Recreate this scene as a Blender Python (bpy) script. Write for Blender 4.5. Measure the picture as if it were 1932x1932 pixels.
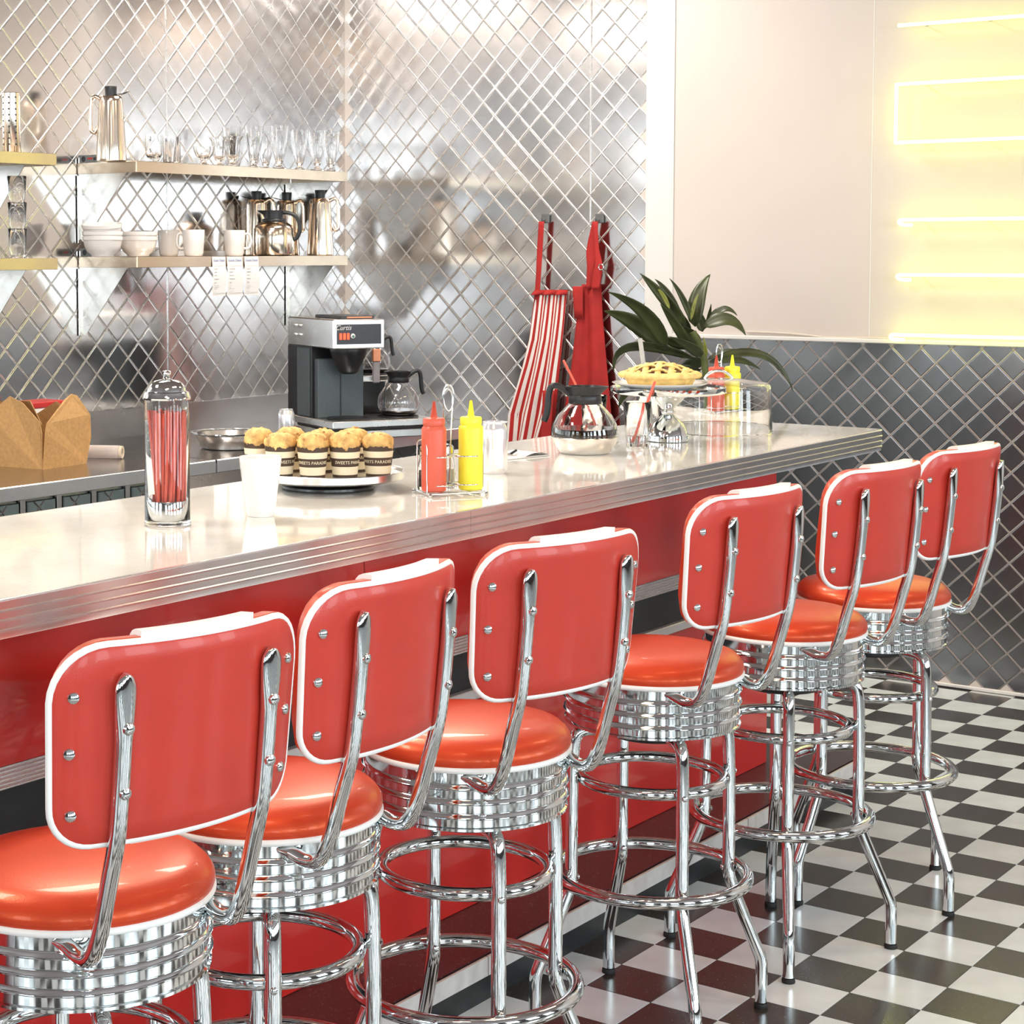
import bpy, math, random
from mathutils import Vector, Matrix, Euler
random.seed(7)
for o in list(bpy.data.objects): bpy.data.objects.remove(o)
scene = bpy.context.scene
COL = scene.collection
PI = math.pi
R = math.radians

# ---------------------------------------------------------------- camera
FPX, YAW, PITCH, ROLL, CH, PCX, PCY = 3613.2, 0.904777, 0.0669413, -0.0026609, 1.55467, 588.21, 719.33
_cy, _sy, _cp, _sp = math.cos(YAW), math.sin(YAW), math.cos(PITCH), math.sin(PITCH)
C_F = Vector((_sy*_cp, _cy*_cp, -_sp)); _r = Vector((_cy, -_sy, 0)); _u = _r.cross(C_F)
C_R = math.cos(ROLL)*_r + math.sin(ROLL)*_u
C_U = -math.sin(ROLL)*_r + math.cos(ROLL)*_u
C_O = Vector((0, 0, CH))
HR = _r.copy(); HF = Vector((_sy, _cy, 0))          # horizontal right / forward
def ray(x, y): return C_F + C_R*((x-PCX)/FPX) - C_U*((y-PCY)/FPX)
def onZ(x, y, z): d = ray(x, y); return C_O + d*((z-CH)/d.z)
def onX(x, y, X): d = ray(x, y); return C_O + d*(X/d.x)
def onY(x, y, Y): d = ray(x, y); return C_O + d*(Y/d.y)
def atD(x, y, D): return C_O + ray(x, y)*D
def proj(P):
    d = Vector(P)-C_O; z = d.dot(C_F)
    return (PCX+FPX*d.dot(C_R)/z, PCY-FPX*d.dot(C_U)/z)
cam = bpy.data.cameras.new('camera'); camo = bpy.data.objects.new('camera', cam); COL.objects.link(camo)
cam.sensor_width = 36; cam.sensor_fit = 'HORIZONTAL'; cam.lens = FPX/1932*36
cam.shift_x = (966-PCX)/1932; cam.shift_y = -(966-PCY)/1932
cam.clip_start = .05; cam.clip_end = 100
m = Matrix((C_R, C_U, -C_F)).transposed().to_4x4(); m.translation = C_O
camo.matrix_world = m
scene.camera = camo

# ---------------------------------------------------------------- world, exposure
wd = bpy.data.worlds.new('sky'); scene.world = wd; wd.use_nodes = True
bg = wd.node_tree.nodes['Background']; bg.inputs[0].default_value = (.86, .93, 1, 1); bg.inputs[1].default_value = 0.9
scene.view_settings.view_transform = 'Standard'; scene.view_settings.look = 'None'
scene.view_settings.gamma = 1; scene.view_settings.use_curve_mapping = False
scene.view_settings.exposure = 0.72
def area(name, loc, size, power, col, rot=(0, 0, 0), sy=None):
    l = bpy.data.lights.new(name, 'AREA'); l.energy = power; l.color = col; l.size = size
    if sy: l.shape = 'RECTANGLE'; l.size_y = sy
    o = bpy.data.objects.new(name, l); COL.objects.link(o); o.location = loc; o.rotation_euler = rot
    return o
# ceiling lamps of the diner (warm panels let into the ceiling) and daylight through the shop windows
CEIL = 3.15
for i, (x, y) in enumerate(((1.2, 1.0), (3.2, 1.0), (5.2, 1.0), (1.6, 3.6), (3.6, 3.6), (5.6, 3.9))):
    area('ceiling_light_area', (x, y, CEIL-.03), .9, 11 if y < 2 else 34, (1, .72, .46) if y < 2 else (1, .92, .82), sy=.45)
area('window_daylight', (1.9, -3.4, 1.65), 9.0, 440, (.83, .95, 1), (R(90), 0, 0), 2.5)
area('window_daylight', (-3.4, 1.2, 1.65), 7.5, 280, (.85, .96, 1), (R(90), 0, R(-90)), 2.5)

# ---------------------------------------------------------------- materials
MATS = {}
def mat(name, col=(.8, .8, .8), rough=.5, metal=0., coat=0., trans=0., ior=1.45, emit=None, es=0., var=0., vscale=30., bump=0., bscale=200., rvar=0., alpha=1., spec=None, stretch=None):
    if name in MATS: return MATS[name]
    m = bpy.data.materials.new(name); m.use_nodes = True; nt = m.node_tree
    b = nt.nodes['Principled BSDF']
    b.inputs['Base Color'].default_value = (*col, 1); b.inputs['Roughness'].default_value = rough
    b.inputs['Metallic'].default_value = metal; b.inputs['Coat Weight'].default_value = coat; b.inputs['Coat Roughness'].default_value = .05
    b.inputs['Transmission Weight'].default_value = trans; b.inputs['IOR'].default_value = ior
    if spec is not None: b.inputs['Specular IOR Level'].default_value = spec
    if emit: b.inputs['Emission Color'].default_value = (*emit, 1); b.inputs['Emission Strength'].default_value = es
    if alpha < 1: b.inputs['Alpha'].default_value = alpha
    tc = nt.nodes.new('ShaderNodeTexCoord'); src = tc.outputs['Object']
    if stretch:
        mp = nt.nodes.new('ShaderNodeMapping'); mp.inputs['Scale'].default_value = stretch; nt.links.new(src, mp.inputs['Vector']); src = mp.outputs[0]
    def noise(sc, det=3.):
        n = nt.nodes.new('ShaderNodeTexNoise'); n.inputs['Scale'].default_value = sc; n.inputs['Detail'].default_value = det
        nt.links.new(src, n.inputs['Vector']); return n
    if var or not bump:
        n = noise(vscale); r = nt.nodes.new('ShaderNodeValToRGB'); k = max(var, .02)
        r.color_ramp.elements[0].position = .3; r.color_ramp.elements[1].position = .7
        r.color_ramp.elements[0].color = (*[max(0, c*(1-k)) for c in col], 1); r.color_ramp.elements[1].color = (*[min(1, c*(1+k)) for c in col], 1)
        nt.links.new(n.outputs['Fac'], r.inputs[0]); nt.links.new(r.outputs[0], b.inputs['Base Color'])
    if rvar:
        n = noise(vscale*.5); mr = nt.nodes.new('ShaderNodeMapRange'); mr.inputs[3].default_value = max(0, rough-rvar); mr.inputs[4].default_value = rough+rvar
        nt.links.new(n.outputs['Fac'], mr.inputs[0]); nt.links.new(mr.outputs[0], b.inputs['Roughness'])
    if bump:
        n = noise(bscale); bp = nt.nodes.new('ShaderNodeBump'); bp.inputs['Strength'].default_value = bump; bp.inputs['Distance'].default_value = .002
        nt.links.new(n.outputs['Fac'], bp.inputs['Height']); nt.links.new(bp.outputs[0], b.inputs['Normal'])
    MATS[name] = m; return m
def speckle(name, base, spots, scale, thr=.62, rough=.4, coat=0., amt=1.):
    m = mat(name, base, rough, coat=coat, var=.08, vscale=8); nt = m.node_tree; b = nt.nodes['Principled BSDF']
    lk = b.inputs['Base Color'].links[0]; src = lk.from_socket
    n = nt.nodes.new('ShaderNodeTexNoise'); n.inputs['Scale'].default_value = scale; n.inputs['Detail'].default_value = 4
    tc = nt.nodes.new('ShaderNodeTexCoord'); nt.links.new(tc.outputs['Object'], n.inputs['Vector'])
    r = nt.nodes.new('ShaderNodeMapRange'); r.inputs[1].default_value = thr; r.inputs[2].default_value = thr+.06; r.inputs[4].default_value = amt
    mx = nt.nodes.new('ShaderNodeMix'); mx.data_type = 'RGBA'
    nt.links.new(n.outputs['Fac'], r.inputs[0]); nt.links.new(r.outputs[0], mx.inputs[0]); nt.links.new(src, mx.inputs[6]); mx.inputs[7].default_value = (*spots, 1)
    nt.links.new(mx.outputs[2], b.inputs['Base Color']); return m

CHROME = mat('chrome', (.73, .765, .775), .06, 1., rvar=.03, vscale=60)
STEEL = mat('brushed_steel', (.74, .72, .70), .26, 1., rvar=.06, vscale=20)
STEELD = mat('worktop_steel', (.50, .48, .47), .22, 1., rvar=.05, vscale=14)
QUILT = mat('quilted_steel', (.64, .62, .615), .14, 1., var=.04, vscale=6, rvar=.035)
RIDGE = mat('ridge_steel', (.68, .66, .645), .27, 1., rvar=.05)
QUILTD = mat('dado_steel_dim_reflection', (.20, .195, .195), .22, 1., var=.06, vscale=6, rvar=.05)  # quilted steel darkened: dim room reflection put into the base colour
RIDGED = mat('dado_ridge_dim_reflection', (.34, .31, .30), .3, 1., rvar=.05)  # ridges darkened to go with the dimmed dado
SATIN = mat('satin_server_steel', (.84, .72, .60), .14, 1., rvar=.04)
ALU = mat('fluted_aluminium', (.80, .76, .76), .20, 1., rvar=.06, vscale=15)
RED = mat('red_vinyl', (.54, .040, .024), .38, coat=.15, var=.05, vscale=12, bump=.12, bscale=420)
REDP = mat('red_laminate', (.56, .022, .018), .16, coat=.5, var=.05, vscale=5, rvar=.05)
SEATV = mat('red_vinyl_orange_glow', (.58, .050, .020), .35, .14, coat=.12, var=.05, vscale=12, bump=.1, bscale=420, spec=.8)
SEATV.node_tree.nodes['Principled BSDF'].inputs['Specular Tint'].default_value = (1, .62, .25, 1)  # orange lamp glow on the red vinyl put into the specular tint
WHITEV = mat('white_vinyl', (.88, .87, .84), .4, var=.03, vscale=20)
BLACKP = mat('black_plastic', (.016, .016, .018), .35, var=.2, vscale=40)
BLACKR = mat('black_rubber', (.02, .02, .02), .7, var=.2, vscale=40)
BLACKB = mat('black_band', (.02, .023, .025), .4, var=.2, vscale=20)
CREAM = speckle('cream_laminate', (.95, .92, .86), (.72, .64, .54), 260, .6, .09, .6, .45)
TERR = speckle('burgundy_terrazzo', (.045, .018, .020), (.20, .15, .16), 190, .62, .3, .2, .8)
TW = mat('white_tile', (.70, .77, .785), .2, var=.08, vscale=9, rvar=.06, coat=.1)
TB = speckle('black_tile', (.034, .030, .027), (.10, .095, .09), 150, .62, .24, .08, .7)
PAINT = mat('warm_white_paint', (.60, .53, .485), .55, var=.03, vscale=2, bump=.08, bscale=90)
PAINTW = mat('white_trim_paint', (.70, .67, .64), .4, var=.02, vscale=3)
CERAM = mat('white_ceramic', (.86, .84, .83), .14, coat=.5, var=.02, vscale=9)
CERAMG = mat('grey_white_ceramic', (.70, .66, .64), .22, coat=.3, var=.03, vscale=9)
GLASS = mat('clear_glass', (1, 1, 1), .0, trans=1., ior=1.38, var=0)
ACRYL = mat('clear_acrylic', (.97, .97, .97), .02, trans=1., ior=1.38)
COFFEE = mat('coffee', (.02, .009, .004), .08, coat=.4, var=.2)
KETCH = mat('red_squeeze_plastic', (.64, .11, .065), .35, var=.05, vscale=30)
MUST = mat('yellow_squeeze_plastic', (.92, .86, .06), .35, var=.04, vscale=30)
KRAFT = mat('kraft_card', (.46, .26, .10), .75, var=.12, vscale=90, bump=.15, bscale=300)
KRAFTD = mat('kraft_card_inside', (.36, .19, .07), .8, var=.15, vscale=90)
LEAF = mat('leaf_green', (.042, .052, .017), .38, var=.45, vscale=14)
LEAFY = mat('leaf_yellow_streak', (.20, .22, .03), .4, var=.4, vscale=20)
BARK = mat('stem_green', (.10, .12, .03), .6, var=.3, vscale=30)
SOIL = mat('soil', (.03, .02, .014), .95, var=.4, vscale=60)
TERRA = mat('pot_clay', (.30, .12, .06), .7, var=.15, vscale=12)
CRUST = mat('pie_crust', (.88, .60, .22), .6, var=.25, vscale=45, bump=.5, bscale=120)
FILL = mat('berry_filling', (.16, .010, .012), .2, coat=.5, var=.4, vscale=60)
MUFF = mat('muffin_crumb', (.80, .47, .17), .75, var=.38, vscale=55, bump=.9, bscale=110)
NUT = mat('walnut_crumb', (.42, .19, .06), .65, var=.4, vscale=60, bump=.5)
CUPB = mat('brown_paper', (.075, .045, .03), .6, var=.1, vscale=30)
CUPC = mat('cream_paper', (.86, .76, .55), .6, var=.04, vscale=30)
PAPER = mat('paper', (.70, .67, .65), .7, var=.03, vscale=20)
INKB = mat('blue_ink', (.10, .16, .42), .6, var=.1)
INKG = mat('grey_ink', (.45, .43, .43), .6, var=.1)
STRAW = mat('red_straw_plastic', (.78, .13, .085), .35, var=.12, vscale=30)
APR = mat('red_apron_cloth', (.36, .016, .014), .8, var=.15, vscale=12, bump=.3, bscale=500)
CABLE = mat('white_cable', (.62, .54, .48), .5, var=.05)
TEAL = mat('cabinet_steel', (.46, .56, .56), .25, 1., rvar=.05)
DARKP = mat('control_panel', (.035, .035, .045), .35, var=.1, vscale=60)
SWR = mat('lit_red_switch', (.7, .03, .01), .3, emit=(1, .08, .02), es=1.2)
COPPER = mat('copper_label', (.55, .22, .12), .4, .6, var=.1)
ALUCAN = mat('blank_can', (.82, .81, .83), .24, .75, rvar=.05)
NEON = mat('neon_tube', (1, 1, .6), .3, emit=(.90, 1.0, .10), es=5.0)
WATER = mat('water', (1, 1, 1), .0, trans=1., ior=1.33)
PLASTF = mat('cling_film', (.75, .66, .62), .16, trans=.35, ior=1.3, var=.05)
CARDT = mat('card_tube', (.62, .52, .40), .8, var=.1, vscale=40)
PEPPER = mat('pepper_grounds', (.05, .035, .028), .9, var=.8, vscale=400)
SALT = mat('salt_grains', (.85, .84, .82), .8, var=.1, vscale=300)
GREYP = mat('hook_plastic', (.12, .12, .12), .4, var=.1)

# ---------------------------------------------------------------- mesh helpers
class MB:
    def __init__(s): s.v = []; s.f = []; s.mi = []
    def add(s, v, f, mi=0):
        o = len(s.v); s.v += [tuple(p) for p in v]; s.f += [tuple(i+o for i in q) for q in f]; s.mi += [mi]*len(f); return s
    def box(s, x0, x1, y0, y1, z0, z1, mi=0):
        v = [(x, y, z) for z in (z0, z1) for y in (y0, y1) for x in (x0, x1)]
        return s.add(v, [(0, 2, 3, 1), (4, 5, 7, 6), (0, 1, 5, 4), (2, 6, 7, 3), (0, 4, 6, 2), (1, 3, 7, 5)], mi)
    def bbox(s, x0, x1, y0, y1, z0, z1, b, mi=0):
        """box with chamfered edges"""
        v = []; c = [((x0, 1), (x1, -1)), ((y0, 1), (y1, -1)), ((z0, 1), (z1, -1))]
        idx = {}
        for i in (0, 1):
            for j in (0, 1):
                for k in (0, 1):
                    (x, dx), (y, dy), (z, dz) = c[0][i], c[1][j], c[2][k]
                    for a in range(3):
                        p = [x+dx*b, y+dy*b, z+dz*b]; p[a] = (x, y, z)[a]
                        idx[i, j, k, a] = len(v); v.append(p)
        f = []
        for a in range(3):
            o = [q for q in range(3) if q != a]
            for s_ in (0, 1):
                ring = []
                for (p, q) in ((0, 0), (1, 0), (1, 1), (0, 1)):
                    t = [0, 0, 0]; t[a] = s_; t[o[0]] = p; t[o[1]] = q; ring.append(idx[t[0], t[1], t[2], a])
                flip = (s_ == 0) != (a == 1)
                f.append(tuple(ring[::-1]) if flip else tuple(ring))
        for a in range(3):           # edges along axis a
            o = [q for q in range(3) if q != a]
            for p in (0, 1):
                for q in (0, 1):
                    t0 = [0, 0, 0]; t0[o[0]] = p; t0[o[1]] = q; t1 = list(t0); t1[a] = 1
                    f.append((idx[(*t0, o[0])], idx[(*t1, o[0])], idx[(*t1, o[1])], idx[(*t0, o[1])]))
        for i in (0, 1):
            for j in (0, 1):
                for k in (0, 1): f.append(tuple(idx[i, j, k, a] for a in range(3)))
        return s.add(v, f, mi)
    def lathe(s, prof, n=32, c=(0, 0, 0), mi=0, rfun=None, closed=False):
        """prof: list of (r, z); r = 0 closes with a pole"""
        v = []; rows = []
        for (r, z) in prof:
            if r <= 1e-7: rows.append([len(v)]); v.append((c[0], c[1], c[2]+z))
            else:
                row = []
                for i in range(n):
                    a = 2*PI*i/n; rr = r if rfun is None else rfun(r, z, a)
                    row.append(len(v)); v.append((c[0]+rr*math.cos(a), c[1]+rr*math.sin(a), c[2]+z))
                rows.append(row)
        f = []
        pairs = list(zip(rows[:-1], rows[1:])) + ([(rows[-1], rows[0])] if closed else [])
        for a, b in pairs:
            if len(a) == 1 and len(b) == 1: continue
            for i in range(n):
                j = (i+1) % n
                if len(a) == 1: f.append((a[0], b[j], b[i]))
                elif len(b) == 1: f.append((a[i], a[j], b[0]))
                else: f.append((a[i], a[j], b[j], b[i]))
        return s.add(v, f, mi)
    def tube(s, pts, r, n=10, closed=False, caps=True, sc=None, ref=None, mi=0):
        pts = [Vector(p) for p in pts]; N = len(pts); v = []; f = []
        T = []
        for i in range(N):
            a = pts[(i-1) % N] if (closed or i > 0) else pts[i]; b = pts[(i+1) % N] if (closed or i < N-1) else pts[i]
            t = (b-a); T.append(t.normalized() if t.length > 1e-9 else Vector((0, 0, 1)))
        nrm = Vector(ref) if ref is not None else (Vector((0, 0, 1)) if abs(T[0].z) < .9 else Vector((1, 0, 0)))
        for i in range(N):
            nrm = (nrm - T[i]*nrm.dot(T[i]))
            nrm = nrm.normalized() if nrm.length > 1e-6 else T[i].orthogonal().normalized()
            bn = T[i].cross(nrm); rr = r[i] if isinstance(r, (list, tuple)) else r
            ka, kb = sc[i] if sc else (1, 1)
            for k in range(n):
                a = 2*PI*k/n; v.append(pts[i]+nrm*(math.cos(a)*rr*ka)+bn*(math.sin(a)*rr*kb))
        for i in range(N if closed else N-1):
            j = (i+1) % N
            for k in range(n):
                l = (k+1) % n; f.append((i*n+k, i*n+l, j*n+l, j*n+k))
        if caps and not closed:
            f.append(tuple(range(n-1, -1, -1))); f.append(tuple((N-1)*n+k for k in range(n)))
        return s.add(v, f, mi)
    def grid(s, P, nu, nv, mi=0, closeu=False):
        """P(i,j) -> point"""
        v = [P(i, j) for j in range(nv) for i in range(nu)]; f = []
        for j in range(nv-1):
            for i in range(nu if closeu else nu-1):
                k = (i+1) % nu; f.append((j*nu+i, j*nu+k, (j+1)*nu+k, (j+1)*nu+i))
        return s.add(v, f, mi)
    def prism(s, poly, h0, h1, axis='z', mi=0):
        n = len(poly)
        def P(a, b, h): return {'z': (a, b, h), 'x': (h, a, b), 'y': (a, h, b)}[axis]
        v = [P(a, b, h0) for a, b in poly]+[P(a, b, h1) for a, b in poly]
        f = [tuple(range(n-1, -1, -1)), tuple(range(n, 2*n))]+[(i, (i+1) % n, n+(i+1) % n, n+i) for i in range(n)]
        return s.add(v, f, mi)
    def mesh(s, name, mats, smooth=35):
        me = bpy.data.meshes.new(name); me.from_pydata(s.v, [], s.f)
        for q in (mats if isinstance(mats, (list, tuple)) else [mats]): me.materials.append(q)
        if any(s.mi): me.polygons.foreach_set('material_index', s.mi)
        if smooth:
            me.shade_smooth(); me.set_sharp_from_angle(angle=R(smooth))
        me.validate(); me.update(); return me
    def build(s, name, mats, parent=None, smooth=35, loc=None, rz=None):
        o = bpy.data.objects.new(name, s.mesh(name, mats, smooth)); COL.objects.link(o)
        if parent: o.parent = parent
        if loc is not None: o.location = loc
        if rz is not None: o.rotation_euler.z = rz
        return o
def link(name, me, parent=None, loc=(0, 0, 0), rz=0):
    o = bpy.data.objects.new(name, me); COL.objects.link(o); o.parent = parent; o.location = loc; o.rotation_euler.z = rz; return o
def tag(o, label, cat, group=None):
    o['label'] = label; o['category'] = cat
    if group: o['group'] = group
    return o
def thing(name, label, cat, loc=(0, 0, 0), rz=0, group=None):
    o = bpy.data.objects.new(name, None); COL.objects.link(o); o.empty_display_size = .05
    o.location = loc; o.rotation_euler.z = rz; return tag(o, label, cat, group)
def struct(o): o['kind'] = 'structure'; return o
def copy_tree(o, parent=None):
    c = o.copy(); COL.objects.link(c); c.parent = parent
    for ch in [q for q in o.children]: copy_tree(ch, c)
    return c
def bez(p0, p1, p2, n):
    p0, p1, p2 = Vector(p0), Vector(p1), Vector(p2)
    return [p0*(1-t)**2+p1*2*t*(1-t)+p2*t*t for t in (i/(n-1) for i in range(n))]
def smoothpath(pts, k=2):
    pts = [Vector(p) for p in pts]
    for _ in range(k):
        q = [pts[0]]
        for a, b in zip(pts[:-1], pts[1:]): q += [a*.75+b*.25, a*.25+b*.75]
        q.append(pts[-1]); pts = q
    return pts
def ringpts(r, z, n=48, c=(0, 0)): return [(c[0]+r*math.cos(2*PI*i/n), c[1]+r*math.sin(2*PI*i/n), z) for i in range(n)]
def text_mesh(txt, size, material, extrude=.0004, shear=0., align='CENTER'):
    cu = bpy.data.curves.new('lettering', 'FONT'); cu.body = txt; cu.size = size; cu.extrude = extrude; cu.align_x = align; cu.align_y = 'CENTER'; cu.shear = shear; cu.resolution_u = 2
    o = bpy.data.objects.new('lettering_tmp', cu); COL.objects.link(o)
    dg = bpy.context.evaluated_depsgraph_get(); dg.update()
    me = bpy.data.meshes.new_from_object(o.evaluated_get(dg)); bpy.data.objects.remove(o); bpy.data.curves.remove(cu)
    me.materials.clear(); me.materials.append(material); return me

# ================================================================ THE SETTING
XR, YB = 6.73, 5.10          # right wall plane, back wall plane
X0, Y0 = -3.0, -3.1          # left and front (street side) walls
TILE, TX, TY = .1524, 3.9419, 1.3909
# ---- floor: checkerboard of single tiles where the photograph shows them
def checker_mat():
    m = bpy.data.materials.new('checker_floor'); m.use_nodes = True; nt = m.node_tree; b = nt.nodes['Principled BSDF']
    tc = nt.nodes.new('ShaderNodeTexCoord'); mp = nt.nodes.new('ShaderNodeMapping'); ck = nt.nodes.new('ShaderNodeTexChecker')
    mp.inputs['Location'].default_value = (-TX/TILE, -TY/TILE, .5); mp.inputs['Scale'].default_value = (1/TILE, 1/TILE, 0)
    nt.links.new(tc.outputs['Object'], mp.inputs[0]); nt.links.new(mp.outputs[0], ck.inputs[0]); ck.inputs['Scale'].default_value = 1
    ck.inputs[2].default_value = (.03, .026, .024, 1); ck.inputs[1].default_value = (.66, .68, .67, 1)
    nt.links.new(ck.outputs[0], b.inputs['Base Color']); b.inputs['Roughness'].default_value = .2; return m
floor = struct(MB().box(X0, XR, Y0, YB, -.08, -.002).build('floor', checker_mat(), smooth=0))
PLX, PLY, PLZ = 5.36, 2.125, .092
tl = []
for i in range(-40, 20):
    for j in range(-30, 25):
        cx, cy = TX+(i+.5)*TILE, TY+(j+.5)*TILE
        if cx < -1 or cx+TILE/2 > XR-.0 or cy-TILE/2 > 3.4 : continue
        if cx < PLX-.02 and cy > PLY-.02: continue
        d = Vector((cx, cy, 0))-C_O
        if d.dot(C_F) < .5: continue
        q = [proj((cx+a*TILE/2, cy+b*TILE/2, 0)) for a, b in ((-1, -1), (1, -1), (1, 1), (-1, 1))]
        if max(p[0] for p in q) < 0 or min(p[0] for p in q) > 1932 or max(p[1] for p in q) < 0 or min(p[1] for p in q) > 1932: continue
        ar = abs(sum(q[k][0]*q[(k+1) % 4][1]-q[(k+1) % 4][0]*q[k][1] for k in range(4)))/2
        tl.append((ar, i, j, cx, cy))
tl.sort(reverse=True)
g = .0006
tmesh = []
for mt in (TB, TW):
    tmesh.append(MB().bbox(-TILE/2+g, TILE/2-g, -TILE/2+g, TILE/2-g, -.003, 0, .0006).mesh('floor_tile', mt, 0))
rest = MB()
for k, (ar, i, j, cx, cy) in enumerate(tl):
    dark = (i+j) % 2 == 0
    if k < 300: link('floor_tile', tmesh[0 if dark else 1], floor, (cx, cy, random.uniform(-.0002, .0001)))
    else: rest.box(cx-TILE/2+g, cx+TILE/2-g, cy-TILE/2+g, cy+TILE/2-g, -.003, 0, 0 if dark else 1)
if rest.v:
    o = rest.build('floor_tile_rest', [TB, TW], floor, 0); o['kind'] = 'stuff'

MB().box(-1, PLX-.01, 2.86, YB-.001, -.0015, .003).build('unseen_dark_sheet', mat('added_dark_flooring', (.035, .032, .032), .5, var=.2, vscale=20), floor, 0)  # unseen dark sheets, added to darken what the steel walls reflect
MB().box(PLX-.009, XR-.001, 3.30, YB-.001, -.0015, .003).build('unseen_dark_sheet', mat('added_dark_flooring'), floor, 0)
# ---- quilted stainless walls: ridges and single diamond facets in relief
def quilt(parent, org, ua, va, u0, u1, v0, v1, pu, pv, nu, nv, facet_mat, ridge_mat, nrm, rw=.0026, rh=.0010, seams=()):
    """rectangle u0..u1 x v0..v1 in plane org+ua*u+va*v; lattice node (nu,nv), pitch (pu,pv)"""
    ua, va, nrm, org = Vector(ua), Vector(va), Vector(nrm), Vector(org)
    P = lambda u, v, h=0: org+ua*u+va*v+nrm*h
    # ridges
    mb = MB(); sl = pv/pu
    for s in (1, -1):
        k0 = int(-80); 
        for k in range(-90, 91):
            # line v = nv + s*sl*(u-nu) + k*pv
            c = nv+k*pv-s*sl*nu
            pts = []
            for u in (u0, u1):
                v = s*sl*u+c
                if v0-1e-9 <= v <= v1+1e-9: pts.append((u, v))
            for v in (v0, v1):
                u = (v-c)/(s*sl)
                if u0-1e-9 <= u <= u1+1e-9: pts.append((u, v))
            pts = sorted(set((round(a, 5), round(b, 5)) for a, b in pts))
            if len(pts) < 2: continue
            a, b = pts[0], pts[-1]
            if math.hypot(a[0]-b[0], a[1]-b[1]) < .01: continue
            d = Vector((b[0]-a[0], b[1]-a[1])).normalized(); n = Vector((-d.y, d.x))*rw
            V = []
            for q in (a, b):
                V += [P(q[0]+n.x, q[1]+n.y, 0), P(q[0]+n.x*.45, q[1]+n.y*.45, rh*.8), P(q[0], q[1], rh), P(q[0]-n.x*.45, q[1]-n.y*.45, rh*.8), P(q[0]-n.x, q[1]-n.y, 0)]
            mb.add(V, [(i, i+1, i+6, i+5) for i in range(4)])
    mb.build('raised_ridges', ridge_mat, parent, 60)
    # facets
    hu, hv = pu/2-rw*1.9, pv/2-rw*1.9; e = .93; h = .0005
    def facet(cu, cv, h2=h):
        return ([P(cu+a*hu, cv+b*hv, .0002) for a, b in ((1, 0), (0, 1), (-1, 0), (0, -1))]+[P(cu+a*hu*e, cv+b*hv*e, h2) for a, b in ((1, 0), (0, 1), (-1, 0), (0, -1))],
                [(0, 1, 5, 4), (1, 2, 6, 5), (2, 3, 7, 6), (3, 0, 4, 7), (4, 5, 6, 7)])
    lst = []
    for i in range(-160, 160):
        for j in range(-160, 160):
            if (i+j) % 2 == 0: continue
            cu, cv = nu+i*pu/2, nv+j*pv/2
            if not (u0 < cu < u1 and v0 < cv < v1): continue
            full = cu-hu > u0 and cu+hu < u1 and cv-hv > v0 and cv+hv < v1 and all(abs(cu-q) > hu for q in seams)
            x, y = proj(P(cu, cv))
            d = (P(cu, cv)-C_O).dot(C_F)
            inside = -40 < x < 1972 and -40 < y < 1972
            lst.append((0 if (inside and full) else 1, d, cu, cv, full))
    lst.sort()
    sgn = 1 if ua.cross(va).dot(nrm) > 0 else -1
    base = MB(); V, F = facet(0, 0); V = [Vector(q)-org for q in V]
    base.add(V, F if sgn > 0 else [q[::-1] for q in F])
    me = base.mesh('diamond_facet', facet_mat, 0)
    rest = MB(); n = 0
    for (pri, d, cu, cv, full) in lst:
        if pri == 0 and n < 300:
            o = link('diamond_facet', me, parent, org+ua*cu+va*cv); n += 1
            o.rotation_euler = (random.gauss(0, .0016), random.gauss(0, .0016), random.gauss(0, .0016))
        else:
            # clip partial diamonds against the rectangle
            poly = [(cu+hu, cv), (cu, cv+hv), (cu-hu, cv), (cu, cv-hv)]
            for ax, lim, sg in ((0, u0, 1), (0, u1, -1), (1, v0, 1), (1, v1, -1)):
                out = []
                for q in range(len(poly)):
                    a, b = poly[q], poly[(q+1) % len(poly)]
                    da, db = (a[ax]-lim)*sg, (b[ax]-lim)*sg
                    if da >= 0: out.append(a)
                    if da*db < 0: t = da/(da-db); out.append((a[0]+(b[0]-a[0])*t, a[1]+(b[1]-a[1])*t))
                poly = out
                if not poly: break
            if len(poly) >= 3:
                t = random.gauss(0, .0016); t2 = random.gauss(0, .0016)
                V = [P(a, b, .0005+t*(a-cu)+t2*(b-cv)) for a, b in poly]
                f = tuple(range(len(V))); rest.add(V, [f if sgn > 0 else f[::-1]])
    if rest.v:
        o = rest.build('diamond_facet_rest', facet_mat, parent, 0); o['kind'] = 'stuff'
wb = struct(MB().box(X0, XR+.1, YB, YB+.1, -.08, CEIL+.1).build('wall_back', STEEL, smooth=0))
VB = .96
quilt(wb, (0, YB, 0), (1, 0, 0), (0, 0, 1), 3.6, XR-.002, VB, CEIL, .1155, .1140, 4.886, 2.296, QUILT, RIDGE, (0, -1, 0), seams=(5.574,))
MB().box(5.572, 5.577, YB-.004, YB-.0005, VB, CEIL).build('sheet_joint', RIDGE, wb, 0)
MB().box(3.0, XR-.1, YB-.012, YB-.0005, .80, VB).build('backsplash', STEELD, wb, 0)
wr = struct(MB().box(XR, XR+.1, Y0, YB, -.08, CEIL+.1).build('wall_right', PAINT, smooth=0))
YS = 3.62
quilt(wr, (XR, 0, 0), (0, -1, 0), (0, 0, 1), -YB+.002, -YS, VB-.35, CEIL, .1118, .1134, -4.323, 2.345, QUILT, RIDGE, (-1, 0, 0), seams=(-3.871,))
MB().box(XR-.004, XR-.0005, 3.868, 3.873, .6, CEIL).build('sheet_joint', RIDGE, wr, 0)
DZ = 1.226
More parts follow.
